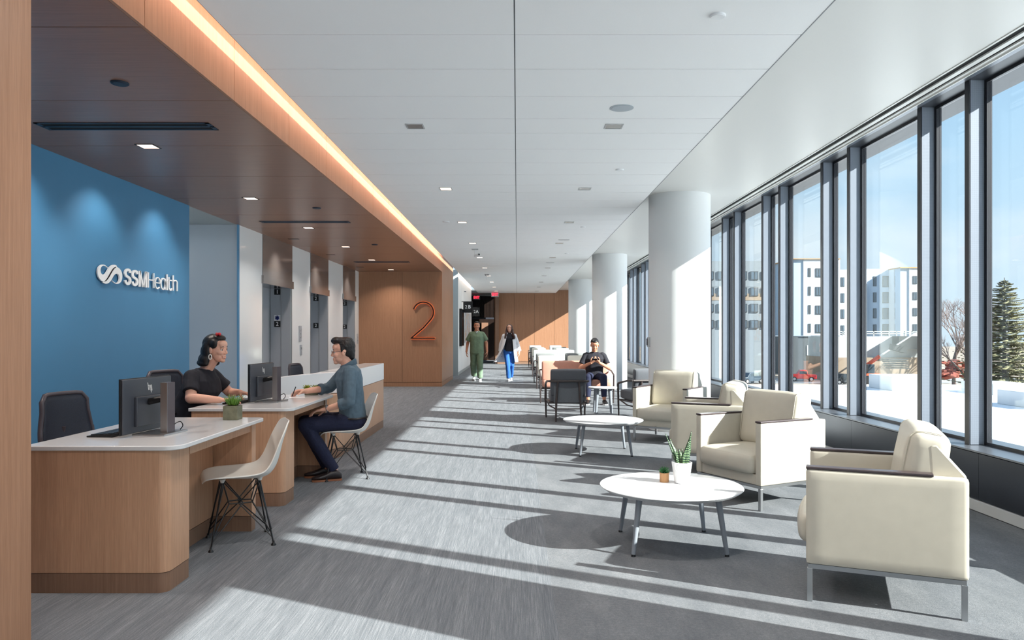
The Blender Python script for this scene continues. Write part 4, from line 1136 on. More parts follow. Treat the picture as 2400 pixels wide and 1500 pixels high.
# side table between the dark chairs
t = thing('side_table', 'small grey side table with rounded top in front of the seated man', 'side table', (1.50, 13.1, 0))
bm = new()
pts = smooth_closed([(-0.25,0.10),(-0.20,0.19),(0,0.21),(0.20,0.19),(0.26,0.08),(0.23,-0.10),(0.08,-0.20),(-0.08,-0.20),(-0.23,-0.08)], 6)
prism(bm, pts, 0.425, 0.45); obj('tabletop', bm, M['base_strip'], t, bevel=0.008, angle=0.5)
for x, y in ((-0.12,-0.09),(0.12,-0.09),(-0.13,0.12),(0.14,0.12)):
    bm = new(); tube(bm, [(x*0.9,y*0.9,0.425),(x*1.12,y*1.12,0.0)], [0.032,0.021], 12); obj('leg', bm, M['grey_leg'], t)
# ================================================================= PEOPLE
M['skin_a'] = plain('skin_light', (222,172,150), 0.5, nscale=18, namp=0.02)
M['skin_b'] = plain('skin_tan', (196,138,110), 0.5, nscale=18, namp=0.02)
for k in ('skin_a', 'skin_b'):
    p = M[k].node_tree.nodes['Principled BSDF']; p.inputs['Subsurface Weight'].default_value = 0.12; p.inputs['Subsurface Radius'].default_value = (0.02,0.008,0.004); p.inputs['Subsurface Scale'].default_value = 0.5
M['hair'] = plain('hair_black', (20,16,18), 0.45, nscale=90, namp=0.2, bump=0.3)
M['hair_brown'] = plain('hair_brown', (58,34,30), 0.45, nscale=90, namp=0.2, bump=0.3)
M['tee'] = plain('black_cotton', (26,26,36), 0.85, nscale=30, namp=0.1)
M['slate'] = plain('slate_shirt', (84,104,118), 0.8, nscale=26, namp=0.06, bump=0.1)
M['denim_dark'] = plain('dark_denim', (24,30,58), 0.85, nscale=90, namp=0.12)
M['denim_blue'] = plain('blue_denim', (34,92,168), 0.85, nscale=60, namp=0.12)
M['scrubs'] = plain('green_scrubs', (112,136,112), 0.8, nscale=16, namp=0.06, bump=0.1)
M['coat'] = plain('white_coat', (232,234,240), 0.7)
M['leather'] = plain('dark_leather', (40,34,36), 0.35)
M['leather_grey'] = plain('grey_leather', (92,104,120), 0.35)
M['sole'] = plain('tan_sole', (150,98,70), 0.6)
M['sneaker'] = plain('white_sole', (225,225,225), 0.6)
M['lips'] = plain('lips', (176,92,88), 0.45)
M['teeth'] = plain('teeth', (240,236,230), 0.3)
M['eye'] = plain('eye_white', (196,190,186), 0.25)
M['iris'] = plain('iris', (30,22,20), 0.2)
M['red'] = plain('red_flower', (190,30,40), 0.5)
M['silver'] = plain('silver', (200,202,205), 0.2, metal=1.0)
M['lens_clear'] = M['glass']

def icap(bm, p0, p1, r0, r1, e0=True, e1=True, n=16, fl=None):
    """tapered closed capsule; fl=(axis, k) flattens radially along an axis"""
    p0 = V(p0); p1 = V(p1); d = (p1-p0)
    if d.length < 1e-6: return
    tb = new()
    a, b = frame_of(d); dn = d.normalized()
    rings = []
    if e0:
        for k in (75, 50, 25): rings.append((p0-dn*r0*math.sin(math.radians(k)), r0*math.cos(math.radians(k))))
    N = 3
    for k in range(N+1): rings.append((p0.lerp(p1, k/N), r0+(r1-r0)*k/N))
    if e1:
        for k in (25, 50, 75): rings.append((p1+dn*r1*math.sin(math.radians(k)), r1*math.cos(math.radians(k))))
    R = [[tb.verts.new(c+(a*math.cos(2*PI*j/n)+b*math.sin(2*PI*j/n))*r) for j in range(n)] for c, r in rings]
    for A, B in zip(R, R[1:]):
        for j in range(n): tb.faces.new((A[j], A[(j+1) % n], B[(j+1) % n], B[j]))
    tb.faces.new(R[0][::-1]); tb.faces.new(R[-1])
    if fl:
        ax, k = fl; ax = V(ax).normalized(); c = (p0+p1)/2
        for v in tb.verts:
            # distance from the segment's line
            t_ = (v.co-p0).dot(dn); q = p0+dn*t_; o = v.co-q; v.co = q+o-ax*(o.dot(ax))*(1-k)
    bmesh.ops.recalc_face_normals(tb, faces=tb.faces)
    me = bpy.data.meshes.new('t'); tb.to_mesh(me); tb.free(); bm.from_mesh(me); bpy.data.meshes.remove(me)
def chain(bm, pts, rs, e0=True, e1=True, fl=None):
    for i in range(len(pts)-1): icap(bm, pts[i], pts[i+1], rs[i], rs[i+1], e0 if i == 0 else True, e1 if i == len(pts)-2 else True, fl=fl)
def loft(bm, secs, n=28, pw=2.3):
    """secs: (centre, side vec, front vec, a, b) closed with caps"""
    R = []
    for c, s, f, a, b in secs:
        row = []
        for j in range(n):
            th = 2*PI*j/n; ct, st = math.cos(th), math.sin(th)
            x = math.copysign(abs(ct)**(2/pw), ct); y = math.copysign(abs(st)**(2/pw), st)
            row.append(bm.verts.new(V(c)+s*(x*a)+f*(y*b)))
        R.append(row)
    fs = []
    for A, B in zip(R, R[1:]):
        for j in range(n): fs.append(bm.faces.new((A[j], A[(j+1) % n], B[(j+1) % n], B[j])))
    fs.append(bm.faces.new(R[0][::-1])); fs.append(bm.faces.new(R[-1]))
    bmesh.ops.recalc_face_normals(bm, faces=fs)
def remesh(name, bm, mat, parent, voxel=0.006, it=3, fold=0.0, fs=14.0, label=None, fac=0.5):
    me = bpy.data.meshes.new('tmp'); bm.to_mesh(me); bm.free()
    o = bpy.data.objects.new('tmp', me); COL.objects.link(o)
    r = o.modifiers.new('r', 'REMESH'); r.mode = 'VOXEL'; r.voxel_size = voxel; r.use_smooth_shade = True
    s = o.modifiers.new('s', 'SMOOTH'); s.factor = fac; s.iterations = it
    dg = bpy.context.evaluated_depsgraph_get(); dg.update()
    out = bpy.data.meshes.new_from_object(o.evaluated_get(dg))
    bpy.data.objects.remove(o); bpy.data.meshes.remove(me)
    if fold:
        nr = [v.normal.copy() for v in out.vertices]
        for v, nn in zip(out.vertices, nr):
            p = v.co; k = noise.noise(V((p.x*fs, p.y*fs, p.z*fs*0.7)))+0.5*noise.noise(V((p.x*fs*2.3+9, p.y*fs*2.3, p.z*fs*1.6)))
            v.co = p+nn*k*fold
    ob = obj(name, out, mat, parent, angle=3.2, label=label)
    return ob

class Fig:
    """local frame: x forward, y left, z up"""
    def __init__(s, name, label, loc, ang, voxel=0.006):
        s.t = thing('person', label, 'person', loc, math.radians(ang)); s.vx = voxel
        s.body = new()
    def head(s, H, yaw=0, pitch=0, roll=0, k=1.0, skin=None, smile=False, male=True, face=True):
        R = Matrix.Rotation(math.radians(yaw),4,'Z') @ Matrix.Rotation(math.radians(pitch),4,'Y') @ Matrix.Rotation(math.radians(roll),4,'X')
        s.HM = Matrix.Translation(V(H)) @ R @ Matrix.Scale(k,4); s.hk = k
        h = lambda x,y,z: s.HM @ V((x,y,z))
        b = s.body
        def el(c, r, mx=None): ball(b, (0,0,0), 1, 10, mx=s.HM @ Matrix.Translation(c) @ (mx or Matrix.Identity(4)) @ Matrix.Diagonal((r[0],r[1],r[2],1)))
        el((-0.014,0,0.036),(0.096,0.075,0.080)); el((0.018,0,-0.018),(0.070,0.063,0.082)); el((0.028,0,-0.064),(0.050,0.048,0.046))
        el((0.064,0,-0.096),(0.022,0.024,0.018)); el((0.030,0.036,-0.058),(0.035,0.020,0.034)); el((0.030,-0.036,-0.058),(0.035,0.020,0.034))
        el((0.052,0.034,-0.026),(0.032,0.026,0.024)); el((0.052,-0.034,-0.026),(0.032,0.026,0.024))
        el((0.074,0,0.024),(0.014,0.044,0.010)); el((0.062,0,0.045),(0.030,0.052,0.036))
        icap(b, h(0.082,0,0.010), h(0.100,0,-0.028), 0.0075*k, 0.0105*k); el((0.091,0.011,-0.034),(0.010,0.008,0.007)); el((0.091,-0.011,-0.034),(0.010,0.008,0.008))
        el((0.079,0,-0.060),(0.012,0.026,0.011)); el((0.078,0,-0.075),(0.011,0.022,0.010))
        for q in (1,-1):
            el((-0.010,0.074*q,-0.008),(0.018,0.007,0.030), Matrix.Rotation(0.35*q,4,'Z') @ Matrix.Rotation(-0.15,4,'Y')); el((-0.006,0.072*q,-0.028),(0.010,0.006,0.012))
        s.face = face; s.smile = smile; s.male = male
        return h
    def face_parts(s, parent, hairmat):
        k = s.hk; h = lambda x,y,z: s.HM @ V((x,y,z))
        if not s.face: return
        for q in (1,-1):
            bm = new(); ball(bm, h(0.0705,0.031*q,0.001), 0.0125*k, 8); e = obj('eye', bm, M['eye'], parent, label='dark eye in the face')
            bm = new(); ball(bm, h(0.0708,0.031*q,0.0065), 0.0132*k, 8); obj('eyelid', bm, s.skinm, parent)
            bm = new(); ball(bm, h(0.0785,0.031*q,-0.0015), 0.0062*k, 6); obj('iris', bm, M['iris'], e)
            bm = new(); tube(bm, [h(0.082,0.016*q,0.0225), h(0.086,0.028*q,0.026), h(0.074,0.047*q,0.020)], [0.0028*k,0.0034*k,0.0016*k], 6); obj('eyebrow', bm, hairmat, parent)
            bm = new(); tube(bm, [h(0.0835,0.019*q,0.006), h(0.086,0.031*q,0.0105), h(0.077,0.044*q,0.005)], 0.0016*k, 6); obj('lashes', bm, hairmat, parent)
        w = 0.027 if s.smile else 0.022; up = 0.006 if s.smile else 0.0
        bm = new(); tube(bm, [h(0.074,-w,-0.065+up), h(0.088,-0.010,-0.0615), h(0.0895,0,-0.063), h(0.088,0.010,-0.0615), h(0.074,w,-0.065+up)], [0.0012*k,0.0024*k,0.0022*k,0.0024*k,0.0012*k], 8)
        d = 0.011 if s.smile else 0.005
        tube(bm, [h(0.074,-w,-0.066+up), h(0.0865,-0.011,-0.064-d), h(0.0875,0,-0.066-d), h(0.0865,0.011,-0.064-d), h(0.074,w,-0.066+up)], [0.0012*k,0.0026*k,0.003*k,0.0026*k,0.0012*k], 8)
        obj('lips', bm, M['lips'], parent)
        if s.smile:
            bm = new(); ball(bm, (0,0,0), 1, 8, mx=s.HM @ Matrix.Translation((0.081,0,-0.0675)) @ Matrix.Diagonal((0.007,0.021,0.0055,1))); obj('teeth', bm, M['teeth'], parent)
    def neck(s, base, H, r=0.055):
        h = s.HM @ V((-0.018,0,-0.075)); icap(s.body, V(base), h, r*1.12, r*0.98); icap(s.body, V(base), s.HM @ V((-0.02,0,-0.01)), r, r*0.9)
    def hand(s, W, d, palm, thumb, curl=0.5, sc=1.0, pinch=False, spread=0.1, curls=None):
        """W wrist, d direction of the fingers, palm = normal out of the palm, thumb = side of the thumb"""
        W = V(W); d = V(d).normalized(); palm = V(palm); palm = (palm-d*palm.dot(d)).normalized(); t = V(thumb); t = (t-d*t.dot(d)-palm*t.dot(palm)).normalized()
        b = s.body; K = []
        for i, (o, L) in enumerate(((0.028,0.088),(0.009,0.092),(-0.010,0.087),(-0.028,0.080))):
            p = W+d*L*sc+t*o*sc; K.append(p)
            icap(b, W+t*o*0.55*sc+d*0.008, p, 0.0145*sc, 0.0105*sc, n=10)
        icap(b, W-d*0.005+t*0.008*sc, W+d*0.06*sc+t*0.012*sc, 0.019*sc, 0.014*sc, n=10); icap(b, W-t*0.01*sc, W+d*0.06*sc-t*0.016*sc, 0.018*sc, 0.013*sc, n=10)
        LL = ((0.040,0.025,0.019),(0.045,0.029,0.020),(0.041,0.027,0.019),(0.033,0.020,0.017))
        for i in range(4):
            c = curls[i] if curls else curl*(1.0+0.12*i); p = K[i]; a = 0.0
            fd = (d+t*spread*(1.2-0.8*i)*0.35).normalized()
            for j, L in enumerate(LL[i]):
                a += c*(0.55, 0.75, 0.5)[j]
                v = fd*math.cos(a)+palm*math.sin(a); q = p+v*L*sc
                icap(b, p, q, (0.0092,0.0084,0.0076)[j]*sc, (0.0086,0.0078,0.0066)[j]*sc, n=10); p = q
            if i == 0: s.tip = p
        # thumb leaves the side of the palm near its base
        p0 = W+d*0.022*sc+t*0.022*sc+palm*0.006; 
        v1 = (d*0.62+t*0.62+palm*0.42).normalized(); p1 = p0+v1*0.044*sc
        v2 = (d*0.82+t*0.12+palm*(0.5+0.3*curl)).normalized(); p2 = p1+v2*0.032*sc; v3 = (d*0.9-t*0.15+palm*0.45).normalized(); p3 = p2+v3*0.024*sc
        icap(b, p0, p1, 0.0145*sc, 0.0105*sc, n=10); icap(b, p1, p2, 0.0105*sc, 0.0092*sc, n=10); icap(b, p2, p3, 0.009*sc, 0.0075*sc, n=10)
    def finish(s, skin, it=2):
        s.skinm = skin
        s.skin_ob = remesh('body', s.body, skin, s.t, s.vx, it); return s.skin_ob
    def cloth(s, name, bm, mat, fold=0.004, fs=12, it=4, vx=None, label=None):
        return remesh(name, bm, mat, s.t, vx or s.vx*1.2, it, fold, fs, label=label)
X, Y_, Z = V((1,0,0)), V((0,1,0)), V((0,0,1))
def seg_torso(bm, pts, g=0.0, pw=2.4):
    """pts: (x, z, half width, half depth, lean) along the spine, optional y"""
    secs = []
    for q in pts:
        x, z, a, b, ln = q[:5]; f = V((math.cos(ln), 0, -math.sin(ln)))
        secs.append((V((x, q[5] if len(q) > 5 else 0, z)), Y_, f, a+g, b+g))
    loft(bm, secs, pw=pw)
def shoe(s, heel, toe, mat, sole, h=0.06, w=0.045, parent=None):
    heel = V(heel); toe = V(toe); d = (toe-heel).normalized(); L = (toe-heel).length; sd = Z.cross(d).normalized()
    bm = new(); secs = []
    for u, ww, hh in ((0.0,0.55,0.75),(0.06,0.78,0.95),(0.2,0.85,1.25),(0.38,0.88,1.2),(0.55,0.98,0.86),(0.75,1.05,0.62),(0.9,0.85,0.5),(1.0,0.42,0.36)):
        c = heel+d*L*u; secs.append((V((c.x, c.y, 0.014+h*hh*0.5)), sd, Z, w*ww, h*hh*0.5))
    loft(bm, secs, 20, 2.4); u = remesh('shoe', bm, mat, s.t, 0.006, 3)
    bm = new(); lo = []; 
    out = [(0.0,0.5),(0.05,0.75),(0.2,0.86),(0.4,0.82),(0.55,0.98),(0.75,1.06),(0.9,0.9),(0.98,0.5)]
    P = [heel+d*L*a*1.01+sd*w*b*1.02 for a, b in out]+[heel+d*L*a*1.01-sd*w*b*1.02 for a, b in out[::-1]]
    prism(bm, [(p.x, p.y) for p in P], 0.001, 0.018); obj('sole', bm, sole, u)
    return u

# ------------------------------------------------ man in the grey shirt, seated at the desk, writing
def man_visitor():
    s = Fig('person', 'seated man in a slate grey shirt and glasses writing at the second desk', (-1.60, 7.22, 0), 196, 0.0045)
    h = s.head((0.075,0.0,1.205), yaw=-3, pitch=2, k=1.03, male=True)
    s.neck((0.02,0,1.05), None, 0.054)
    b = s.body
    seg_torso(b, [(-0.02,0.50,0.15,0.10,0),(-0.01,0.62,0.145,0.10,0),(0.0,0.78,0.14,0.095,0),(0.02,0.92,0.165,0.105,0.05),(0.02,1.02,0.15,0.085,0.05),(0.02,1.06,0.08,0.06,0)])
    for q in (1,-1): chain(b, [(0.0,0.09*q,0.53),(0.42,0.13*q,0.525)], [0.075,0.052])
    # near (left) arm resting on the thigh
    Ls, Le, Lw = V((0.015,0.185,1.015)), V((0.03,0.255,0.745)), V((0.235,0.175,0.678))
    chain(b, [Ls, Le, Lw], [0.048,0.038,0.026])
    s.hand(Lw, (0.93,-0.32,-0.16), (0.1,-0.1,-1), (0,-1,0), 0.42)
    # far (right) arm on the desk with the pen
    Rs, Re, Rw = V((0.03,-0.18,1.015)), V((0.20,-0.215,0.845)), V((0.415,-0.065,0.832))
    chain(b, [Rs, Re, Rw], [0.048,0.038,0.026])
    s.hand(Rw, (0.92,0.25,-0.05), (0.0,0.55,-0.8), (0.2,0.5,0.75), 0.9, curls=(0.75,0.85,1.15,1.3))
    tip = s.tip.copy()
    ank = {1: V((0.16,0.10,0.10)), -1: V((0.22,-0.07,0.10))}
    for q in (1,-1): chain(b, [(0.42,0.13*q,0.525), ank[q]], [0.050,0.034])
    body = s.finish(M['skin_a']); s.face_parts(body, M['hair'])
    # shirt: torso, collar, sleeves rolled to mid forearm
    bm = new()
    seg_torso(bm, [(-0.02,0.545,0.172,0.125,0),(-0.015,0.62,0.168,0.128,0),(-0.005,0.72,0.160,0.122,0),(0.005,0.84,0.170,0.125,0),(0.015,0.95,0.190,0.128,0.05),(0.012,1.02,0.175,0.108,0.05),(0.015,1.065,0.10,0.078,0),(0.018,1.085,0.072,0.068,0)])
    for S, E, Wp in ((Ls,Le,Lw),(Rs,Re,Rw)):
        cuff = E.lerp(Wp, 0.42); chain(bm, [S+V((0,-0.02*(1 if S.y > 0 else -1),0.0)), S.lerp(E,0.5), E, cuff], [0.068,0.060,0.054,0.050], e1=False)
        c2 = E.lerp(Wp, 0.28); icap(bm, c2, cuff, 0.055, 0.054, False, False)
    sh = s.cloth('shirt', bm, M['slate'], 0.006, 13, 3)
    bm = new(); n = 14; ring = []
    for i in range(n*2):
        a = 2*PI*i/(n*2)
        if abs(math.degrees(a)) < 22 or abs(math.degrees(a)-360) < 22: continue
        ring.append(a)
    vs = []
    for a in ring:
        r0 = 0.066; c = V((0.025+r0*math.cos(a), r0*0.92*math.sin(a), 1.078-0.036*math.cos(a))); o_ = V((math.cos(a), math.sin(a), 0))
        vs.append([bm.verts.new(c+V((0,0,-0.014))), bm.verts.new(c+V((0,0,0.028))-o_*0.004), bm.verts.new(c+o_*0.010+V((0,0,0.024))), bm.verts.new(c+o_*0.020+V((0,0,-0.022)))])
    for A, B in zip(vs, vs[1:]):
        for k in range(3): bm.faces.new((A[k], A[k+1], B[k+1], B[k]))
    solid(obj('collar', bm, M['slate'], sh), 0.003)
    # trousers
    bm = new(); seg_torso(bm, [(-0.03,0.475,0.16,0.12,0),(-0.025,0.53,0.178,0.135,0),(-0.02,0.585,0.170,0.125,0)])
    for q in (1,-1):
        chain(bm, [(-0.02,0.085*q,0.535),(0.22,0.11*q,0.535),(0.42,0.13*q,0.525)], [0.090,0.083,0.068])
        a_ = ank[q]; chain(bm, [(0.42,0.13*q,0.525), V((0.42,0.13*q,0.525)).lerp(a_, 0.4), a_+V((0,0,0.0))], [0.068,0.064,0.052], e1=False)
    s.cloth('trousers', bm, M['denim_dark'], 0.005, 11, 3)
    bm = new(); lp = [V((-0.02+0.132*math.cos(a), 0.176*math.sin(a), 0.578)) for a in [2*PI*i/30 for i in range(30)]]; tube(bm, lp, 0.010, 6, closed=True); obj('belt', bm, M['leather'], s.t)
    shoe(s, (0.09,0.115,0), (0.365,0.135,0), M['leather'], M['sole'], 0.07)
    shoe(s, (0.155,-0.075,0), (0.43,-0.09,0), M['leather'], M['sole'], 0.07)
    # hair: short sides, tall swept quiff
    bm = new(); Hm = s.HM
    def he(c, r, rot=None): ball(bm, (0,0,0), 1, 10, mx=Hm @ Matrix.Translation(c) @ (rot or Matrix.Identity(4)) @ Matrix.Diagonal((r[0],r[1],r[2],1)))
    he((-0.030,0,0.052),(0.090,0.080,0.080)); he((-0.055,0,0.010),(0.062,0.074,0.075)); he((0.012,0,0.100),(0.074,0.062,0.038), Matrix.Rotation(-0.12,4,'Y')); he((0.070,0,0.104),(0.034,0.052,0.030)); he((0.05,0.01,0.120),(0.044,0.042,0.022)); he((-0.075,0,-0.01),(0.040,0.062,0.075)); he((-0.03,0,0.105),(0.07,0.06,0.034))
    for k in range(26):
        yv = -0.05+0.10*((k*7) % 13)/12.0; x0 = -0.05+0.1*(k/26.0); icap(bm, Hm @ V((x0,yv,0.108)), Hm @ V((x0+0.035,yv*1.05,0.122+0.010*math.sin(k))), 0.010, 0.007, n=8)
    for q in (1,-1): he((0.000,0.068*q,0.030),(0.022,0.010,0.038)) 
    remesh('hair', bm, M['hair'], s.t, 0.0045, 3, 0.0025, 45)
    # glasses
    bm = new()
    for q in (1,-1):
        lp = [Hm @ V((0.098-0.006*abs(math.sin(a)*0), 0.031*q+0.021*math.cos(a), 0.000+0.017*math.sin(a))) for a in [2*PI*i/20 for i in range(20)]]; tube(bm, lp, 0.0018, 6, closed=True)
        tube(bm, [Hm @ V((0.098,0.052*q,0.004)), Hm @ V((0.088,0.070*q,0.004)), Hm @ V((-0.008,0.079*q,0.006)), Hm @ V((-0.022,0.078*q,-0.008))], 0.0019, 6)
    tube(bm, [Hm @ V((0.098,-0.010,0.004)), Hm @ V((0.101,0,0.006)), Hm @ V((0.098,0.010,0.004))], 0.0016, 6)
    obj('glasses', bm, M['black'], s.t)
    # watch
    d = (Lw-Le).normalized(); a_, b_ = frame_of(d); c = Lw-d*0.012
    bm = new(); tube(bm, [c+(a_*math.cos(x)+b_*math.sin(x))*0.029 for x in [2*PI*i/24 for i in range(24)]], 0.006, 6, closed=True); w_ = obj('watch_band', bm, M['silver'], s.t)
    bm = new(); lathe(bm, [(0.017,0),(0.017,0.007),(0.0,0.008)], 20); up = Z-d*Z.dot(d); up = (up.normalized()+V((0,0.6,0))).normalized(); bm.transform(Matrix.Translation(c+up*0.028) @ up.to_track_quat('Z','Y').to_matrix().to_4x4()); obj('watch_face', bm, M['silver'], w_)
    # the pen is a thing of its own
    R = Matrix.Translation(s.t.location) @ Matrix.Rotation(math.radians(196),4,'Z')
    p0 = R @ (tip+V((0.005,0.012,-0.03))); p0.z = TOP+0.003; p1 = R @ (tip+V((-0.030,-0.005,0.085)))
    bm = new(); tube(bm, [p0, p0.lerp(p1,0.12), p1], [0.0015,0.0045,0.0045], 10); o = obj('pen', bm, M['black'], smooth=True); tag(o, 'black pen upright in the hand of the man writing', 'pen')
man_visitor()

# ------------------------------------------------ woman in black at the second desk
def woman_staff():
    s = Fig('person', 'smiling woman with black hair and a black short-sleeved top seated behind the second desk', (-2.90, 6.56, 0), -8, 0.0045)
    h = s.head((0.292,0.0,1.245), yaw=-5, pitch=2, k=1.0, smile=True, male=False)
    s.neck((0.19,0,1.06), None, 0.048)
    b = s.body
    seg_torso(b, [(0.0,0.50,0.17,0.11,0),(0.03,0.64,0.15,0.11,0.1),(0.08,0.78,0.14,0.105,0.15),(0.14,0.93,0.15,0.11,0.2),(0.17,1.03,0.14,0.085,0.2),(0.18,1.07,0.07,0.06,0.1)])
    for q in (1,-1): chain(b, [(0.0,0.09*q,0.53),(0.40,0.11*q,0.53),(0.36,0.10*q,0.10)], [0.08,0.055,0.036])
    Rs, Re, Rw = V((0.155,-0.17,1.02)), V((0.215,-0.265,0.842)), V((0.43,-0.19,0.823))
    chain(b, [Rs+V((0,0.02,-0.02)), Re, Rw], [0.044,0.046,0.027])
    s.hand(Rw, (0.95,0.22,0.02), (0,0.1,-1), (0.1,1,0.1), 0.35, 0.95)
    Ls, Le, Lw = V((0.16,0.17,1.02)), V((0.275,0.255,0.85)), V((0.445,0.13,0.86))
    chain(b, [Ls+V((0,-0.02,-0.02)), Le, Lw], [0.044,0.042,0.026])
    s.hand(Lw, (0.95,-0.20,-0.10), (0,0,-1), (0,-1,0.1), 0.45, 0.95)
    body = s.finish(M['skin_a']); s.face_parts(body, M['hair'])
    bm = new()
    seg_torso(bm, [(0.0,0.46,0.20,0.15,0),(0.01,0.54,0.205,0.155,0.0),(0.03,0.64,0.185,0.145,0.1),(0.085,0.78,0.172,0.138,0.15),(0.155,0.90,0.185,0.150,0.2),(0.165,0.99,0.182,0.118,0.2),(0.170,1.045,0.13,0.085,0.15),(0.185,1.078,0.078,0.062,0.1)])
    for q, (S, E) in ((-1,(Rs,Re)),(1,(Ls,Le))):
        chain(bm, [S+V((0,-0.05*q,0.0)), S+V((0,-0.015*q,-0.012)), S.lerp(E,0.72)], [0.058,0.068,0.066], e1=False)
    for q in (1,-1): icap(bm, (0.215,0.062*q,0.90), (0.20,0.062*q,0.93), 0.075, 0.06)
    s.cloth('top', bm, M['tee'], 0.004, 14, 3)
    bm = new(); seg_torso(bm, [(-0.02,0.455,0.18,0.14,0),(0.0,0.52,0.20,0.155,0),(0.0,0.57,0.19,0.145,0)])
    for q in (1,-1): chain(bm, [(0.0,0.095*q,0.535),(0.40,0.11*q,0.53),(0.37,0.10*q,0.16)], [0.10,0.075,0.055], e1=False)
    s.cloth('trousers', bm, M['tee'], 0.003, 10, 3)
    for q in (1,-1): shoe(s, (0.29,0.10*q,0), (0.52,0.10*q,0), M['leather'], M['black'], 0.06, 0.04)
    # hair: rolled fringe, long bob curled at the ends
    bm = new(); Hm = s.HM
    def he(c, r, rot=None): ball(bm, (0,0,0), 1, 10, mx=Hm @ Matrix.Translation(c) @ (rot or Matrix.Identity(4)) @ Matrix.Diagonal((r[0],r[1],r[2],1)))
    he((-0.030,0,0.050),(0.094,0.086,0.084)); he((0.026,0,0.100),(0.056,0.058,0.030), Matrix.Rotation(0.2,4,'Y')); he((0.052,0.0,0.098),(0.030,0.040,0.022))
    he((-0.065,0,-0.02),(0.070,0.084,0.088)); he((-0.090,0,-0.090),(0.066,0.086,0.062)); he((-0.105,0,-0.120),(0.060,0.088,0.038))
    for q in (1,-1):
        he((-0.050,0.072*q,-0.015),(0.040,0.024,0.085)); he((-0.062,0.075*q,-0.095),(0.048,0.028,0.050)); he((0.012,0.066*q,0.045),(0.040,0.018,0.040))
        he((-0.07,0.078*q,-0.125),(0.052,0.026,0.026))
    remesh('hair', bm, M['hair'], s.t, 0.005, 9, 0.002, 30)
    bm = new(); rd = random.Random(5)
    for k in range(9):
        a = 2*PI*k/9; he2 = Hm @ V((0.035+0.014*math.cos(a), -0.030+0.014*math.sin(a), 0.128+0.004*(k % 3))); ball(bm, he2, 0.010, 6)
    obj('hair_flower', bm, M['red'], s.t)
    for q in (1,-1):
        bm = new(); c = Hm @ V((0.0,0.084*q,-0.065)); tube(bm, [c+V((0.013*math.cos(a),0,0.021*math.sin(a))) for a in [2*PI*i/20 for i in range(20)]], 0.004, 6, closed=True); obj('earring', bm, M['teeth'], s.t)
woman_staff()

# ------------------------------------------------ man with the phone on the pink sofa
def man_phone():
    s = Fig('person', 'seated man in a black t-shirt looking down at his phone on the pink sofa', (1.56, 15.17, 0), 268, 0.006)
    s.head((0.08,0.0,1.15), yaw=0, pitch=20, k=1.06)
    s.neck((0.02,0,0.98), None, 0.056)
    b = s.body
    seg_torso(b, [(-0.02,0.45,0.16,0.11,0),(-0.02,0.60,0.15,0.11,0),(0.0,0.76,0.155,0.105,0.1),(0.02,0.88,0.165,0.11,0.1),(0.02,0.945,0.13,0.08,0.1),(0.02,1.0,0.07,0.06,0)])
    J = {}
    for q in (1,-1):
        S, E, W_ = V((0.03,0.195*q,0.945)), V((0.08,0.285*q,0.69)), V((0.26,0.085*q,0.80)); J[q] = (S,E,W_)
        chain(b, [S+V((0,-0.03*q,-0.02)),E,W_], [0.040,0.042,0.028])
    s.hand(J[-1][2], (0.35,0.62,0.45), (-0.2,0.5,0.8), (0.6,-0.2,0.6), 0.8); s.hand(J[1][2], (0.35,-0.62,0.45), (-0.2,-0.5,0.8), (0.6,0.2,0.6), 0.8)
    for q in (1,-1): chain(b, [(0.0,0.09*q,0.50),(0.44,0.15*q,0.525),(0.50,0.16*q,0.10)], [0.08,0.055,0.036])
    body = s.finish(M['skin_b']); s.face_parts(body, M['hair'])
    bm = new(); seg_torso(bm, [(-0.02,0.50,0.185,0.14,0),(-0.02,0.62,0.178,0.14,0),(0.0,0.76,0.182,0.132,0.1),(0.02,0.88,0.205,0.135,0.1),(0.015,0.955,0.185,0.105,0.1),(0.015,1.0,0.10,0.075,0),(0.018,1.015,0.07,0.062,0)])
    for q in (1,-1):
        S,E,W_ = J[q]; chain(bm, [S+V((0,-0.04*q,0.01)), S+V((0,-0.012*q,-0.01)), S.lerp(E,0.68)], [0.055,0.060,0.062], e1=False)
    s.cloth('t_shirt', bm, M['tee'], 0.005, 12)
    bm = new(); seg_torso(bm, [(-0.03,0.43,0.165,0.12,0),(-0.02,0.50,0.185,0.14,0),(-0.02,0.555,0.175,0.13,0)])
    for q in (1,-1): chain(bm, [(0.0,0.09*q,0.51),(0.44,0.15*q,0.525),(0.49,0.157*q,0.14)], [0.095,0.075,0.054], e1=False)
    s.cloth('trousers', bm, M['denim_dark'], 0.005, 11)
    for q in (1,-1): shoe(s, (0.43,0.155*q,0), (0.70,0.185*q,0), M['black'], M['sneaker'], 0.065)
    bm = new(); Hm = s.HM
    def he(c, r): ball(bm, (0,0,0), 1, 10, mx=Hm @ Matrix.Translation(c) @ Matrix.Diagonal((r[0],r[1],r[2],1)))
    he((-0.028,0,0.052),(0.092,0.080,0.078)); he((0.018,0,0.092),(0.068,0.060,0.034)); he((-0.055,0,0.0),(0.058,0.074,0.07))
    remesh('hair', bm, M['hair'], s.t, 0.006, 1, 0.002, 40)
    R = Matrix.Translation(s.t.location) @ Matrix.Rotation(math.radians(268),4,'Z')
    c = R @ V((0.31,0.0,0.862)); o = obj('mobile_phone', bx(-0.075,0.075,-0.037,0.037,-0.004,0.004), M['black'], smooth=False, bevel=0.003); o.location = c; o.rotation_euler = (math.radians(-40),0,0.1)
    tag(o, 'black phone held in both hands by the seated man', 'phone')
man_phone()

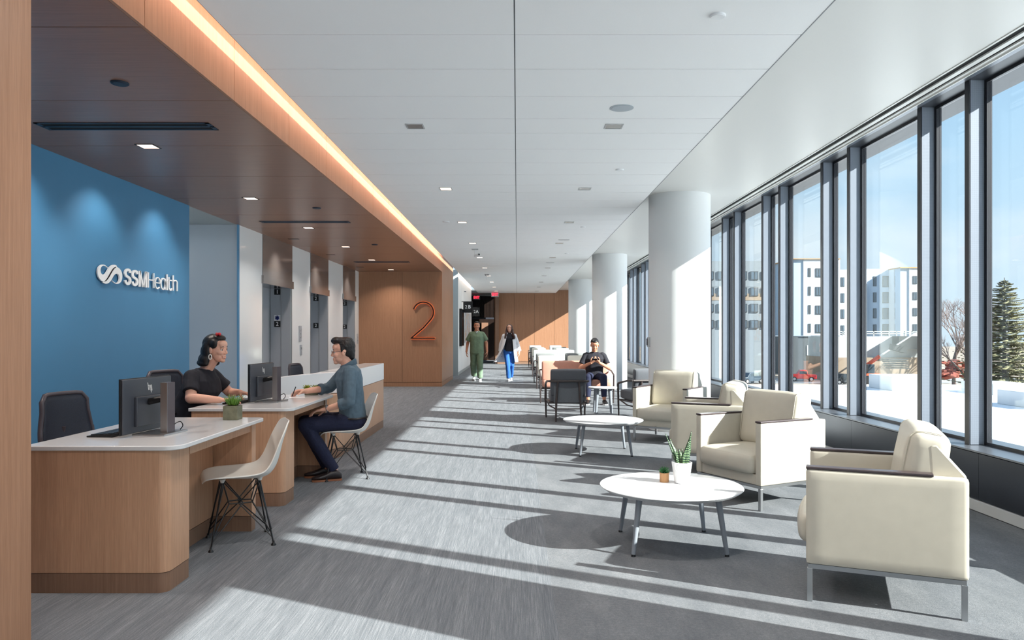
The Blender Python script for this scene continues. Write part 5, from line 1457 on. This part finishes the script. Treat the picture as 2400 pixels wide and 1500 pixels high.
# ------------------------------------------------ man in green scrubs walking
def man_scrubs():
    s = Fig('person', 'man in green scrubs walking towards the camera', (-1.165, 21.75, 0), 268, 0.008)
    s.head((0.03,0.0,1.60), yaw=4, pitch=-2, k=1.08, smile=True)
    s.neck((0.0,0,1.43), None, 0.062)
    b = s.body
    seg_torso(b, [(0,0.84,0.15,0.11,0),(0,1.0,0.16,0.12,0),(0,1.2,0.17,0.12,0),(0,1.34,0.165,0.105,0),(0,1.40,0.12,0.075,0),(0,1.47,0.07,0.06,0)])
    J = {1: (V((0,0.20,1.385)), V((-0.03,0.275,1.10)), V((0.06,0.30,0.86))), -1: (V((0,-0.20,1.385)), V((-0.06,-0.275,1.10)), V((0.02,-0.30,0.86)))}
    for q in (1,-1):
        chain(b, [J[q][0]+V((0,-0.035*q,-0.02)), J[q][1], J[q][2]], [0.040,0.044,0.030]); s.hand(J[q][2], (0.15,0,-1), (0,-q,0), (1,0,0), 0.5)
    K = {1: (V((0.02,0.095,0.88)), V((0.14,0.10,0.47)), V((0.10,0.10,0.11))), -1: (V((0.0,-0.095,0.88)), V((0.0,-0.10,0.48)), V((-0.22,-0.10,0.17)))}
    for q in (1,-1): chain(b, K[q], [0.085,0.058,0.038])
    body = s.finish(M['skin_b']); s.face_parts(body, M['hair'])
    bm = new(); seg_torso(bm, [(0,0.80,0.205,0.155,0),(0,0.95,0.200,0.152,0),(0,1.15,0.200,0.150,0),(0,1.30,0.208,0.138,0),(0,1.385,0.180,0.105,0),(0,1.435,0.115,0.080,0),(0,1.46,0.075,0.066,0)])
    for q in (1,-1): S,E,W_ = J[q]; chain(bm, [S+V((0,-0.06*q,0.01)), S+V((0,-0.025*q,-0.015)), S.lerp(E,0.72)+V((0,0.015*q,0))], [0.052,0.064,0.078], e1=False)
    tp = s.cloth('scrub_top', bm, M['scrubs'], 0.006, 10)
    bm = new(); prism(bm, [(0.03,-0.035),(0.03,0.035),(0.0,0.0)], 0, 0.002)
    bm.free(); bm = new(); v = [bm.verts.new(p) for p in ((0.082,0.038,1.452),(0.082,-0.038,1.452),(0.128,0,1.385))]; bm.faces.new(v); solid(obj('neck_insert', bm, M['paleblue'], tp), 0.004)
    bm = new(); seg_torso(bm, [(0,0.78,0.165,0.125,0),(0,0.88,0.180,0.135,0)])
    for q in (1,-1): k = K[q]; chain(bm, [k[0], k[1], k[2]], [0.105,0.092,0.082], e1=False)
    s.cloth('scrub_trousers', bm, M['scrubs'], 0.007, 9)
    shoe(s, (0.03,0.105,0), (0.30,0.115,0), M['base_strip'], M['sneaker'], 0.07)
    shoe(s, (-0.30,-0.10,0), (-0.04,-0.105,0), M['base_strip'], M['sneaker'], 0.09)
    bm = new(); Hm = s.HM
    def he(c, r): ball(bm, (0,0,0), 1, 10, mx=Hm @ Matrix.Translation(c) @ Matrix.Diagonal((r[0],r[1],r[2],1)))
    he((-0.028,0,0.052),(0.092,0.079,0.077)); he((0.018,0,0.096),(0.066,0.060,0.030)); he((-0.055,0,0.0),(0.058,0.074,0.07)); remesh('hair', bm, M['hair'], s.t, 0.007, 1, 0.002, 40)
man_scrubs()

# ------------------------------------------------ woman in a white coat walking
def woman_coat():
    s = Fig('person', 'woman with long brown hair walking in an open white coat and blue jeans', (-0.225, 21.95, 0), 272, 0.008)
    s.head((0.03,0.0,1.535), yaw=-6, pitch=-4, k=0.96, smile=True, male=False)
    s.neck((0.0,0,1.37), None, 0.05)
    b = s.body
    seg_torso(b, [(0,0.82,0.15,0.10,0),(0,0.95,0.13,0.10,0),(0,1.08,0.12,0.09,0),(0,1.24,0.145,0.10,0),(0,1.34,0.14,0.08,0),(0,1.40,0.06,0.055,0)])
    J = {1: (V((0,0.17,1.315)), V((-0.05,0.245,1.06)), V((0.06,0.285,0.85))), -1: (V((0,-0.17,1.315)), V((-0.10,-0.24,1.07)), V((-0.14,-0.26,0.84)))}
    for q in (1,-1):
        chain(b, J[q], [0.045,0.036,0.025]); s.hand(J[q][2], (0.15,0,-1), (0,-q,0), (1,0,0), 0.5, 0.92)
    K = {1: (V((0,0.085,0.86)), V((0.05,0.075,0.46)), V((-0.20,0.05,0.14))), -1: (V((0,-0.085,0.86)), V((0.10,-0.05,0.46)), V((0.10,-0.02,0.10)))}
    for q in (1,-1): chain(b, K[q], [0.08,0.052,0.036])
    body = s.finish(M['skin_a']); s.face_parts(body, M['hair_brown'])
    bm = new(); seg_torso(bm, [(0,0.86,0.160,0.12,0),(0,0.98,0.145,0.115,0),(0,1.10,0.135,0.105,0),(0.01,1.24,0.158,0.128,0),(0,1.34,0.15,0.095,0),(0,1.39,0.075,0.066,0),(0,1.425,0.058,0.056,0)])
    s.cloth('black_top', bm, M['tee'], 0.004, 12)
    bm = new(); seg_torso(bm, [(0,0.80,0.16,0.115,0),(0,0.90,0.158,0.118,0)])
    for q in (1,-1): k = K[q]; chain(bm, [k[0], k[1], k[2]+V((0,0,-0.02))], [0.098,0.066,0.068], e1=False)
    s.cloth('jeans', bm, M['denim_blue'], 0.004, 12)
    shoe(s, (0.05,-0.02,0), (0.28,-0.02,0), M['base_strip'], M['sneaker'], 0.06, 0.038)
    shoe(s, (-0.27,0.05,0), (-0.03,0.05,0), M['base_strip'], M['sneaker'], 0.075, 0.038)
    # open coat: wraps round the back, panels fall open, the right one swings out
    bm = new(); G = []
    zs = [1.405,1.36,1.30,1.2,1.05,0.9,0.78,0.66,0.54]
    for zi, z in enumerate(zs):
        u = (1.405-z)/0.865; row = []
        for j in range(23):
            v = -1+2*j/22                        # -1 right front edge .. 0 back .. +1 left front edge
            ang = PI-v*(PI-0.42-0.10*u)          # 0 = front
            rx = 0.085+0.05*min(1, u*3)+0.05*u; ry = (0.09 if zi == 0 else (0.175 if zi > 1 else 0.15))+0.06*u
            x = rx*math.cos(ang); y = ry*math.sin(ang)
            if v < 0: y -= (-v)**1.0*u*u*0.34; x += 0.02*(-v)*u
            else: y += v*u*u*0.03
            r_ = 0.010*math.sin(j*1.7+u*3)*u
            row.append(bm.verts.new((x+r_, y+r_, z)))
        G.append(row)
    for a, c in zip(G, G[1:]):
        for j in range(22): bm.faces.new((a[j], a[j+1], c[j+1], c[j]))
    co = obj('coat', bm, M['coat'], s.t); solid(co, 0.008); sb = co.modifiers.new('sub', 'SUBSURF'); sb.levels = 1; sb.render_levels = 1
    bm = new()
    for q in (1,-1): S,E,W_ = J[q]; chain(bm, [S+V((0,-0.02*q,0)), E, E.lerp(W_,0.9)], [0.066,0.060,0.064], e1=False)
    remesh('coat_sleeve', bm, M['coat'], co, 0.009, 4, 0.004, 12)
    bm = new(); Hm = s.HM
    def he(c, r): ball(bm, (0,0,0), 1, 10, mx=Hm @ Matrix.Translation(c) @ Matrix.Diagonal((r[0],r[1],r[2],1)))
    he((-0.030,0,0.050),(0.094,0.084,0.080)); he((-0.055,0,-0.03),(0.065,0.085,0.10))
    for q, e in ((1, 0.09), (-1, 0.05)):
        he((0.0,0.078*q,0.0),(0.05,0.022,0.08)); he((0.0,0.092*q,-0.10),(0.045,0.035,0.09)); he((0.035,(0.085+e*0.3)*q,-0.19),(0.05,0.040,0.08)); he((0.055,(0.085+e*0.7)*q,-0.27),(0.04,0.034,0.07))
    remesh('hair', bm, M['hair_brown'], s.t, 0.008, 2, 0.006, 30)
woman_coat()
# ================================================================= OUTSIDE
GZ = -5.8
M['snow'] = plain('white_roof_membrane', (240,243,246), 0.7, nscale=0.3, namp=0.03)
M['curb'] = plain('roof_box_white', (214,218,222), 0.6)
M['dirt'] = plain('dry_ground', (158,146,132), 0.95, nscale=0.15, namp=0.15)
M['asphalt'] = plain('asphalt', (150,152,154), 0.9, nscale=0.4, namp=0.05)
M['bwhite'] = plain('building_white', (190,198,206), 0.7)
M['bblue'] = plain('building_pale_blue', (160,178,196), 0.7)
M['bgrey'] = plain('building_podium', (78,84,88), 0.7)
M['bbrown'] = plain('building_tan', (150,132,112), 0.7)
M['bgrey2'] = plain('building_grey', (128,136,142), 0.7)
M['bwin'] = plain('building_window', (86,100,112), 0.2)
M['bframe'] = plain('window_frame_dark', (56,60,64), 0.5)
M['conc'] = plain('raw_concrete', (176,180,180), 0.85, nscale=0.6, namp=0.05)
M['trim_or'] = plain('parapet_board', (176,138,92), 0.7)
M['orange'] = plain('machine_orange', (224,92,52), 0.5)
M['carred'] = plain('car_red', (196,40,36), 0.3, coat=0.5)
M['carblue'] = plain('car_slate', (60,76,90), 0.3, coat=0.5)
M['carglass'] = plain('car_glass', (60,72,80), 0.1)
M['tyre'] = plain('tyre', (26,26,28), 0.8)
M['bark'] = plain('bark_grey', (96,84,78), 0.9)
M['twig'] = plain('twig_brown', (150,136,132), 0.9)
M['pine'] = plain('pine_needles', (116,114,84), 0.9, nscale=2, namp=0.25)
M['rust'] = plain('stacked_material', (150,84,70), 0.8, nscale=0.8, namp=0.3)
M['darkstuff'] = plain('dark_machinery', (50,54,56), 0.7)

o = obj('ground', bx(-60, 300, 20, 420, GZ-1, GZ), M['dirt'], smooth=False, kind='structure')
o = obj('road', bx(-60, 300, 108, 121, GZ, GZ+0.03), M['asphalt'], smooth=False, kind='structure')
bm = new(); box(bm, 4.15, 60, -25, 24.8, -1.2, -0.30)
struct('roof_deck', bm, M['snow'], smooth=False)
struct('wall_outer', bx(4.1, 4.15, -8, 41, -1, 0.45), M['bgrey2'], smooth=False)
bm = new(); box(bm, 11.5, 13.0, 16.5, 18, -0.3, 0.05); o = obj('roof_hatch', bm, M['curb'], smooth=False, bevel=0.02); tag(o, 'low white box on the roof outside the middle windows, nearer one', 'roof box', 'boxes on the roof')
bm = new(); box(bm, 11.0, 12.4, 22.0, 23.5, -0.3, 0.12); o = obj('roof_hatch', bm, M['curb'], smooth=False, bevel=0.02); tag(o, 'low white box on the roof outside the middle windows, farther one', 'roof box', 'boxes on the roof')
bm = new(); box(bm, 13.0, 14.2, 20.5, 22, -0.3, 0.0); o = obj('roof_hatch', bm, M['curb'], smooth=False, bevel=0.02); tag(o, 'low white box on the roof seen through the narrow pane at right', 'roof box', 'boxes on the roof')

def X_(px, y): return (px-VX)*y/F
def Z_(py, y): return EYE-(py-VY)*y/F
def block(t, name, mat, px0, px1, pytop, zb, y, depth, yref=None):
    x0, x1 = X_(px0, y), X_(px1, y); return obj(name, bx(x0, x1, y, y+depth, zb, Z_(pytop, y)), mat, t, smooth=False)
def window(t, px0, px1, py0, py1, y, side=None):
    x0, x1, z1, z0 = X_(px0, y), X_(px1, y), Z_(py0, y), Z_(py1, y)
    w = obj('window', bx(x0, x1, y-0.08, y+0.2, z0, z1), M['bframe'], t, smooth=False)
    m = 0.12; bm = new(); xm = (x0+x1)/2
    box(bm, x0+m, xm-m/2, y-0.10, y-0.07, z0+m, z1-m); box(bm, xm+m/2, x1-m, y-0.10, y-0.07, z0+m, z1-m)
    obj('pane', bm, M['bwin'], w, smooth=False)
Y1 = 130.0
t = thing('apartment_building', 'white four-storey building with dark podium seen through the windows, left part', 'building', (0,0,0))
block(t, 'side_wall', M['bblue'], 1860, 1883, 606, 1.05, Y1+0.2, 16)
block(t, 'wall', M['bwhite'], 1883, 1969, 607, 1.05, Y1, 16)
block(t, 'parapet', M['trim_or'], 1859, 1970, 605.5, Z_(607.6, Y1-0.3), Y1-0.3, 16)
block(t, 'podium', M['bgrey'], 1845, 1966, 789, GZ, Y1+0.4, 14)
for r in range(4):
    y0 = 628+r*43.5
    window(t, 1894, 1900, y0, y0+21, Y1); window(t, 1911, 1925, y0+1, y0+22, Y1); window(t, 1940, 1948, y0+1, y0+22, Y1)
for px in (1893, 1910): obj('podium_window', bx(X_(px, Y1), X_(px+7, Y1), Y1+0.3, Y1+0.5, Z_(833, Y1), Z_(809, Y1)), M['bwhite'], t, smooth=False)
t = thing('apartment_building', 'white four-storey building with stepped bays seen through the windows, right part', 'building', (0,0,0))
Y2 = 142.0
block(t, 'wall', M['bwhite'], 1968, 2032, 632, 0.6, Y2, 14); block(t, 'wall', M['bblue'], 2030, 2095, 630, 0.6, Y2+1, 14)
block(t, 'wall', M['bwhite'], 2095, 2110, 631, 0.6, Y2-1, 14); block(t, 'wall', M['bblue'], 2110, 2131, 627, 0.6, Y2-3, 16)
block(t, 'wall', M['bwhite'], 2131, 2185, 628, 0.6, Y2-3.2, 16); block(t, 'parapet', M['trim_or'], 2110, 2186, 626, Z_(628, Y2-3.5), Y2-3.5, 16)
for r in range(4):
    y0 = 649+r*37.5
    window(t, 1970, 1979, y0+1, y0+23, Y2); window(t, 2046, 2054, y0-1, y0+22, Y2+1); window(t, 2068, 2092, y0-2, y0+24, Y2+1)
    window(t, 2097, 2109, y0-2, y0+24, Y2-1); window(t, 2139, 2149, y0-2, y0+17, Y2-3.2)
t = thing('office_building', 'grey and tan building behind the left window panes', 'building', (0,0,0))
Y3 = 118.0
block(t, 'wall', M['bgrey2'], 1640, 1800, 612, GZ, Y3, 20); 
for r, c in ((0, 'bgrey2'), (1, 'bbrown'), (3, 'bgrey')): block(t, 'facade_band', M[c], 1640, 1799, 656+r*32, Z_(656+r*32+16, Y3), Y3-0.05, 0.04)
for r in range(4):
    for px in range(1655, 1790, 26): window(t, px, px+18, 636+r*38, 656+r*38, Y3-0.1)
# concrete deck with guard rail
t = thing('concrete_structure', 'raw concrete deck under construction with a guard rail in front of the white building', 'construction site', (0,0,0))
Y4 = 112.0
block(t, 'deck', M['conc'], 1955, 2195, 789, GZ+1.2, Y4, 10); block(t, 'base_wall', M['bbrown'], 1950, 2200, 838, GZ, Y4-0.4, 10)
bm = new()
for k in range(14): x = X_(1958+k*18, Y4); box(bm, x-0.06, x+0.06, Y4, Y4+0.1, Z_(789, Y4), Z_(776, Y4))
for py in (777, 782): box(bm, X_(1955,Y4), X_(2195,Y4), Y4, Y4+0.08, Z_(py, Y4)-0.05, Z_(py, Y4)+0.06)
obj('guard_rail', bm, M['conc'], t, smooth=False)
block(t, 'dark_box', M['darkstuff'], 2107, 2185, 788, Z_(818, Y4-2), Y4-2, 2)
bm = new(); box(bm, -1.0, 1.0, 0, 1.2, -0.42, 0.42); bm.transform(T(X_(2110, Y4-6), Y4-6, Z_(817, Y4-6)) @ Matrix.Rotation(0.25, 4, 'Y')); obj('tipping_skip', bm, M['darkstuff'], t, smooth=False)
for k in range(5): block(t, 'stacked_pallet', M['darkstuff'], 2082+k*2, 2128+k, 842+k*5, Z_(844.5+k*5, Y4-4), Y4-4, 2)

# cars
def car(name, label, cat, x, y, L, H, W, mat, rot, grp=None):
    t = thing(name, label, cat, (x, y, GZ+0.03), rot, group=grp)
    bm = new(); P = [(-0.5,0.20),(-0.5,0.50),(-0.46,0.56),(-0.30,0.60),(-0.20,0.97),(-0.14,1.0),(0.12,1.0),(0.17,0.97),(0.24,0.62),(0.46,0.56),(0.5,0.48),(0.5,0.20)]
    if name == 'pickup_truck': P = [(-0.5,0.24),(-0.5,0.60),(-0.18,0.62),(-0.16,0.98),(-0.1,1.0),(0.10,1.0),(0.20,0.66),(0.46,0.62),(0.5,0.5),(0.5,0.24)]
    prism(bm, [(a*L, b*H) for a, b in P], -W/2, W/2)
    for v in bm.verts: v.co = V((v.co.x, v.co.z, v.co.y))
    bmesh.ops.recalc_face_normals(bm, faces=bm.faces); obj('car_body', bm, mat, t, bevel=0.06)
    bm = new()
    for s in (-1, 1): box(bm, -0.15*L, 0.12*L, s*W/2-0.015, s*W/2+0.015, 0.66*H, 0.92*H)
    obj('car_glass', bm, M['carglass'], t, smooth=False)
    for sx in (-0.31, 0.31):
        for s in (-1, 1):
            bm = new(); tube(bm, [(sx*L, s*(W/2-0.2), 0.36), (sx*L, s*(W/2+0.03), 0.36)], 0.36, 20); wl = obj('wheel', bm, M['tyre'], t)
            bm = new(); tube(bm, [(sx*L, s*(W/2+0.02), 0.36), (sx*L, s*(W/2+0.05), 0.36)], 0.21, 16); obj('hub_cap', bm, M['base_strip'], wl)
    return t
yc = 113.0
car('pickup_truck', 'red pickup truck parked outside, seen between the window frames', 'truck', X_(1880, yc), yc, 3.9, 1.70, 1.9, M['carred'], PI-0.25)
car('parked_car', 'dark slate car outside behind the left window panes', 'car', X_(1757, 108), 108, 4.4, 1.6, 1.8, M['carblue'], 0.5, None)
car('parked_car', 'small dark car outside seen through the narrow pane beside the concrete deck', 'car', X_(1973, 106), 106, 3.2, 1.5, 1.8, M['darkstuff'], 0.2, None)
# telescopic handler
t = thing('telehandler', 'orange telescopic lift machine outside with its boom raised to the right', 'construction machine', (X_(2042, 108), 108, GZ))
obj('chassis', bx(-1.3, 1.1, -0.9, 0.9, 0.6, 1.5), M['orange'], t, smooth=False, bevel=0.05)
obj('cab', bx(-0.9, 0.1, -0.85, 0.0, 1.5, 2.8), M['carglass'], t, smooth=False, bevel=0.05)
bm = new(); tube(bm, [(-1.1, 0.3, 2.2), (1.3, 0.3, 3.9)], 0.28, 8); bo = obj('boom', bm, M['orange'], t)
bm = new(); tube(bm, [(1.3, 0.3, 3.9), (6.5, 0.3, 7.3)], 0.12, 8); obj('boom_extension', bm, M['base_strip'], bo)
for sx in (-0.9, 0.8):
    for s in (-1, 1):
        bm = new(); tube(bm, [(sx, s*0.75, 0.6), (sx, s*1.1, 0.6)], 0.6, 16); obj('wheel', bm, M['tyre'], t)
# heap of building material
rd = random.Random(11)
t = thing('material_heap', 'heap of reddish stacked building material outside the narrow pane at right', 'building material', (0,0,0)); bm = new()
Y5 = 96.0
for k in range(46):
    px = rd.uniform(2190, 2262); py = rd.uniform(848, 884); x = X_(px, Y5); z = Z_(py, Y5); w = rd.uniform(0.3,1.1); h_ = rd.uniform(0.08,0.45)
    box(bm, -w/2, w/2, -0.5, 0.5, -h_/2, h_/2, mi=(0 if rd.random() < 0.6 else 1), mx=T(x, Y5+rd.uniform(-2,2), max(z, GZ+0.3), ry=rd.uniform(-0.4,0.4)))
obj('stack', bm, [M['rust'], M['base_strip']], t, smooth=False, kind='stuff')
# trees
def bare_tree(x, y, H, seed, label):
    r = random.Random(seed); bm = new(); tb = new()
    t = thing('bare_tree', label, 'tree', (x, y, GZ), group='bare trees')
    def grow(p, d, L, rad, depth):
        q = p+d*L
        tube(bm if depth < 3 else tb, [p, p.lerp(q,0.5)+V((r.uniform(-1,1),r.uniform(-1,1),0))*L*0.04, q], [rad, rad*0.85, rad*0.68], 5 if depth > 1 else 8, caps=False)
        if depth >= 7: return
        for k in range(3 if depth < 6 else 2):
            nd = (d+V((r.uniform(-1,1), r.uniform(-1,1), r.uniform(-0.25,0.7)))*0.62).normalized()
            grow(q if k else p.lerp(q, 0.75), nd, L*r.uniform(0.62,0.82), rad*0.62, depth+1)
    grow(V((0,0,0)), V((0,0,1)), H*0.22, H*0.016, 0)
    obj('trunk', bm, M['bark'], t); obj('twigs', tb, M['twig'], t)
bare_tree(X_(2236, 100), 100, 17.5, 4, 'bare leafless tree outside seen through the narrow pane at right')
bare_tree(X_(2262, 88), 88, 12.5, 9, 'smaller bare tree standing in front of the other bare tree')
bare_tree(X_(2298, 106), 106, 15, 12, 'bare tree between the narrow pane and the large conifer')
def conifer(x, y, H, R_, seed, label, lean=0):
    r = random.Random(seed); t = thing('conifer', label, 'tree', (x, y, GZ), group='conifers')
    bm = new(); tube(bm, [(0,0,0),(0,0,H*0.5),(0,0,H)], [H*0.02,H*0.012,0.03], 8); obj('trunk', bm, M['bark'], t)
    bm = new(); n = 330
    for k in range(n):
        u = (k+0.5)/n; z = H*(0.10+0.88*u); a = k*2.39996; L = R_*(1-u)**0.75*r.uniform(0.65,1.15)+0.15
        d = V((math.cos(a), math.sin(a), r.uniform(-0.15,0.12))); p = V((0,0,z))
        sd = d.cross(Z).normalized()
        for m in range(11):
            v = (m+1)/11; c = p+d*L*v+V((0,0,0.10*L*v*v)); w = L*0.22*(1.1-v)+0.12
            for q in (-1, 1):
                e = c+sd*q*w+d*w*0.8+V((0,0,r.uniform(-0.25,0.12)*w)); f_ = c+d*0.12
                f1 = bm.faces.new([bm.verts.new(c), bm.verts.new(e), bm.verts.new(f_+V((0,0,-0.10)))])
    obj('foliage', bm, M['pine'], t, smooth=False)
conifer(X_(2354, 78), 78, 13.0, 5.6, 21, 'large conifer outside at the right edge of the picture')
conifer(X_(2480, 62), 62, 12.0, 4.2, 22, 'second conifer partly outside the frame right of the large one')
# ================================================================= SKY, SUN, CAMERA
w = bpy.data.worlds.new('sky'); SC.world = w; w.use_nodes = True
nt = w.node_tree; bg = nt.nodes['Background']
tc = nt.nodes.new('ShaderNodeTexCoord'); sp = nt.nodes.new('ShaderNodeSeparateXYZ'); nt.links.new(tc.outputs['Generated'], sp.inputs[0])
rp = nt.nodes.new('ShaderNodeValToRGB'); nt.links.new(sp.outputs['Z'], rp.inputs['Fac'])
e = rp.color_ramp.elements; e[0].position = 0.0; e[0].color = lin((206,224,238)); e[1].position = 0.6; e[1].color = lin((120,170,222))
m = rp.color_ramp.elements.new(0.22); m.color = lin((176,208,234))
mp = nt.nodes.new('ShaderNodeMapping'); mp.inputs['Scale'].default_value = (1,1,2.4); nt.links.new(tc.outputs['Generated'], mp.inputs['Vector'])
nz = nt.nodes.new('ShaderNodeTexNoise'); nz.inputs['Scale'].default_value = 2.3; nz.inputs['Detail'].default_value = 6; nt.links.new(mp.outputs[0], nz.inputs['Vector'])
cr = nt.nodes.new('ShaderNodeValToRGB'); nt.links.new(nz.outputs['Fac'], cr.inputs['Fac']); cr.color_ramp.elements[0].position = 0.47; cr.color_ramp.elements[1].position = 0.66
mx = nt.nodes.new('ShaderNodeMix'); mx.data_type = 'RGBA'; nt.links.new(cr.outputs[0], mx.inputs[0]); nt.links.new(rp.outputs[0], mx.inputs[6]); mx.inputs[7].default_value = lin((232,238,244))
nt.links.new(mx.outputs[2], bg.inputs['Color']); bg.inputs['Strength'].default_value = SKY
sun = bpy.data.lights.new('sun', 'SUN'); sun.energy = SUN; sun.angle = 0.0093; sun.color = (1.0, 0.965, 0.91)
so = bpy.data.objects.new('sun', sun); COL.objects.link(so); so.location = (30, -20, 25)
so.rotation_euler = V(SUNDIR).to_track_quat('-Z', 'Y').to_euler()
cam = bpy.data.cameras.new('camera'); cam.sensor_width = 36; cam.lens = F/2400*36
cam.shift_x = -12/2400; cam.shift_y = 32/2400; cam.clip_start = 0.05; cam.clip_end = 1000
co = bpy.data.objects.new('camera', cam); COL.objects.link(co); co.location = (0, 0, EYE); co.rotation_euler = (PI/2, 0, 0)
SC.camera = co
SC.view_settings.view_transform = 'Standard'; SC.view_settings.look = 'None'
SC.view_settings.exposure = EXPO; SC.view_settings.gamma = 1.0; SC.view_settings.use_curve_mapping = False

SC.cycles.diffuse_bounces = 8; SC.cycles.max_bounces = 14
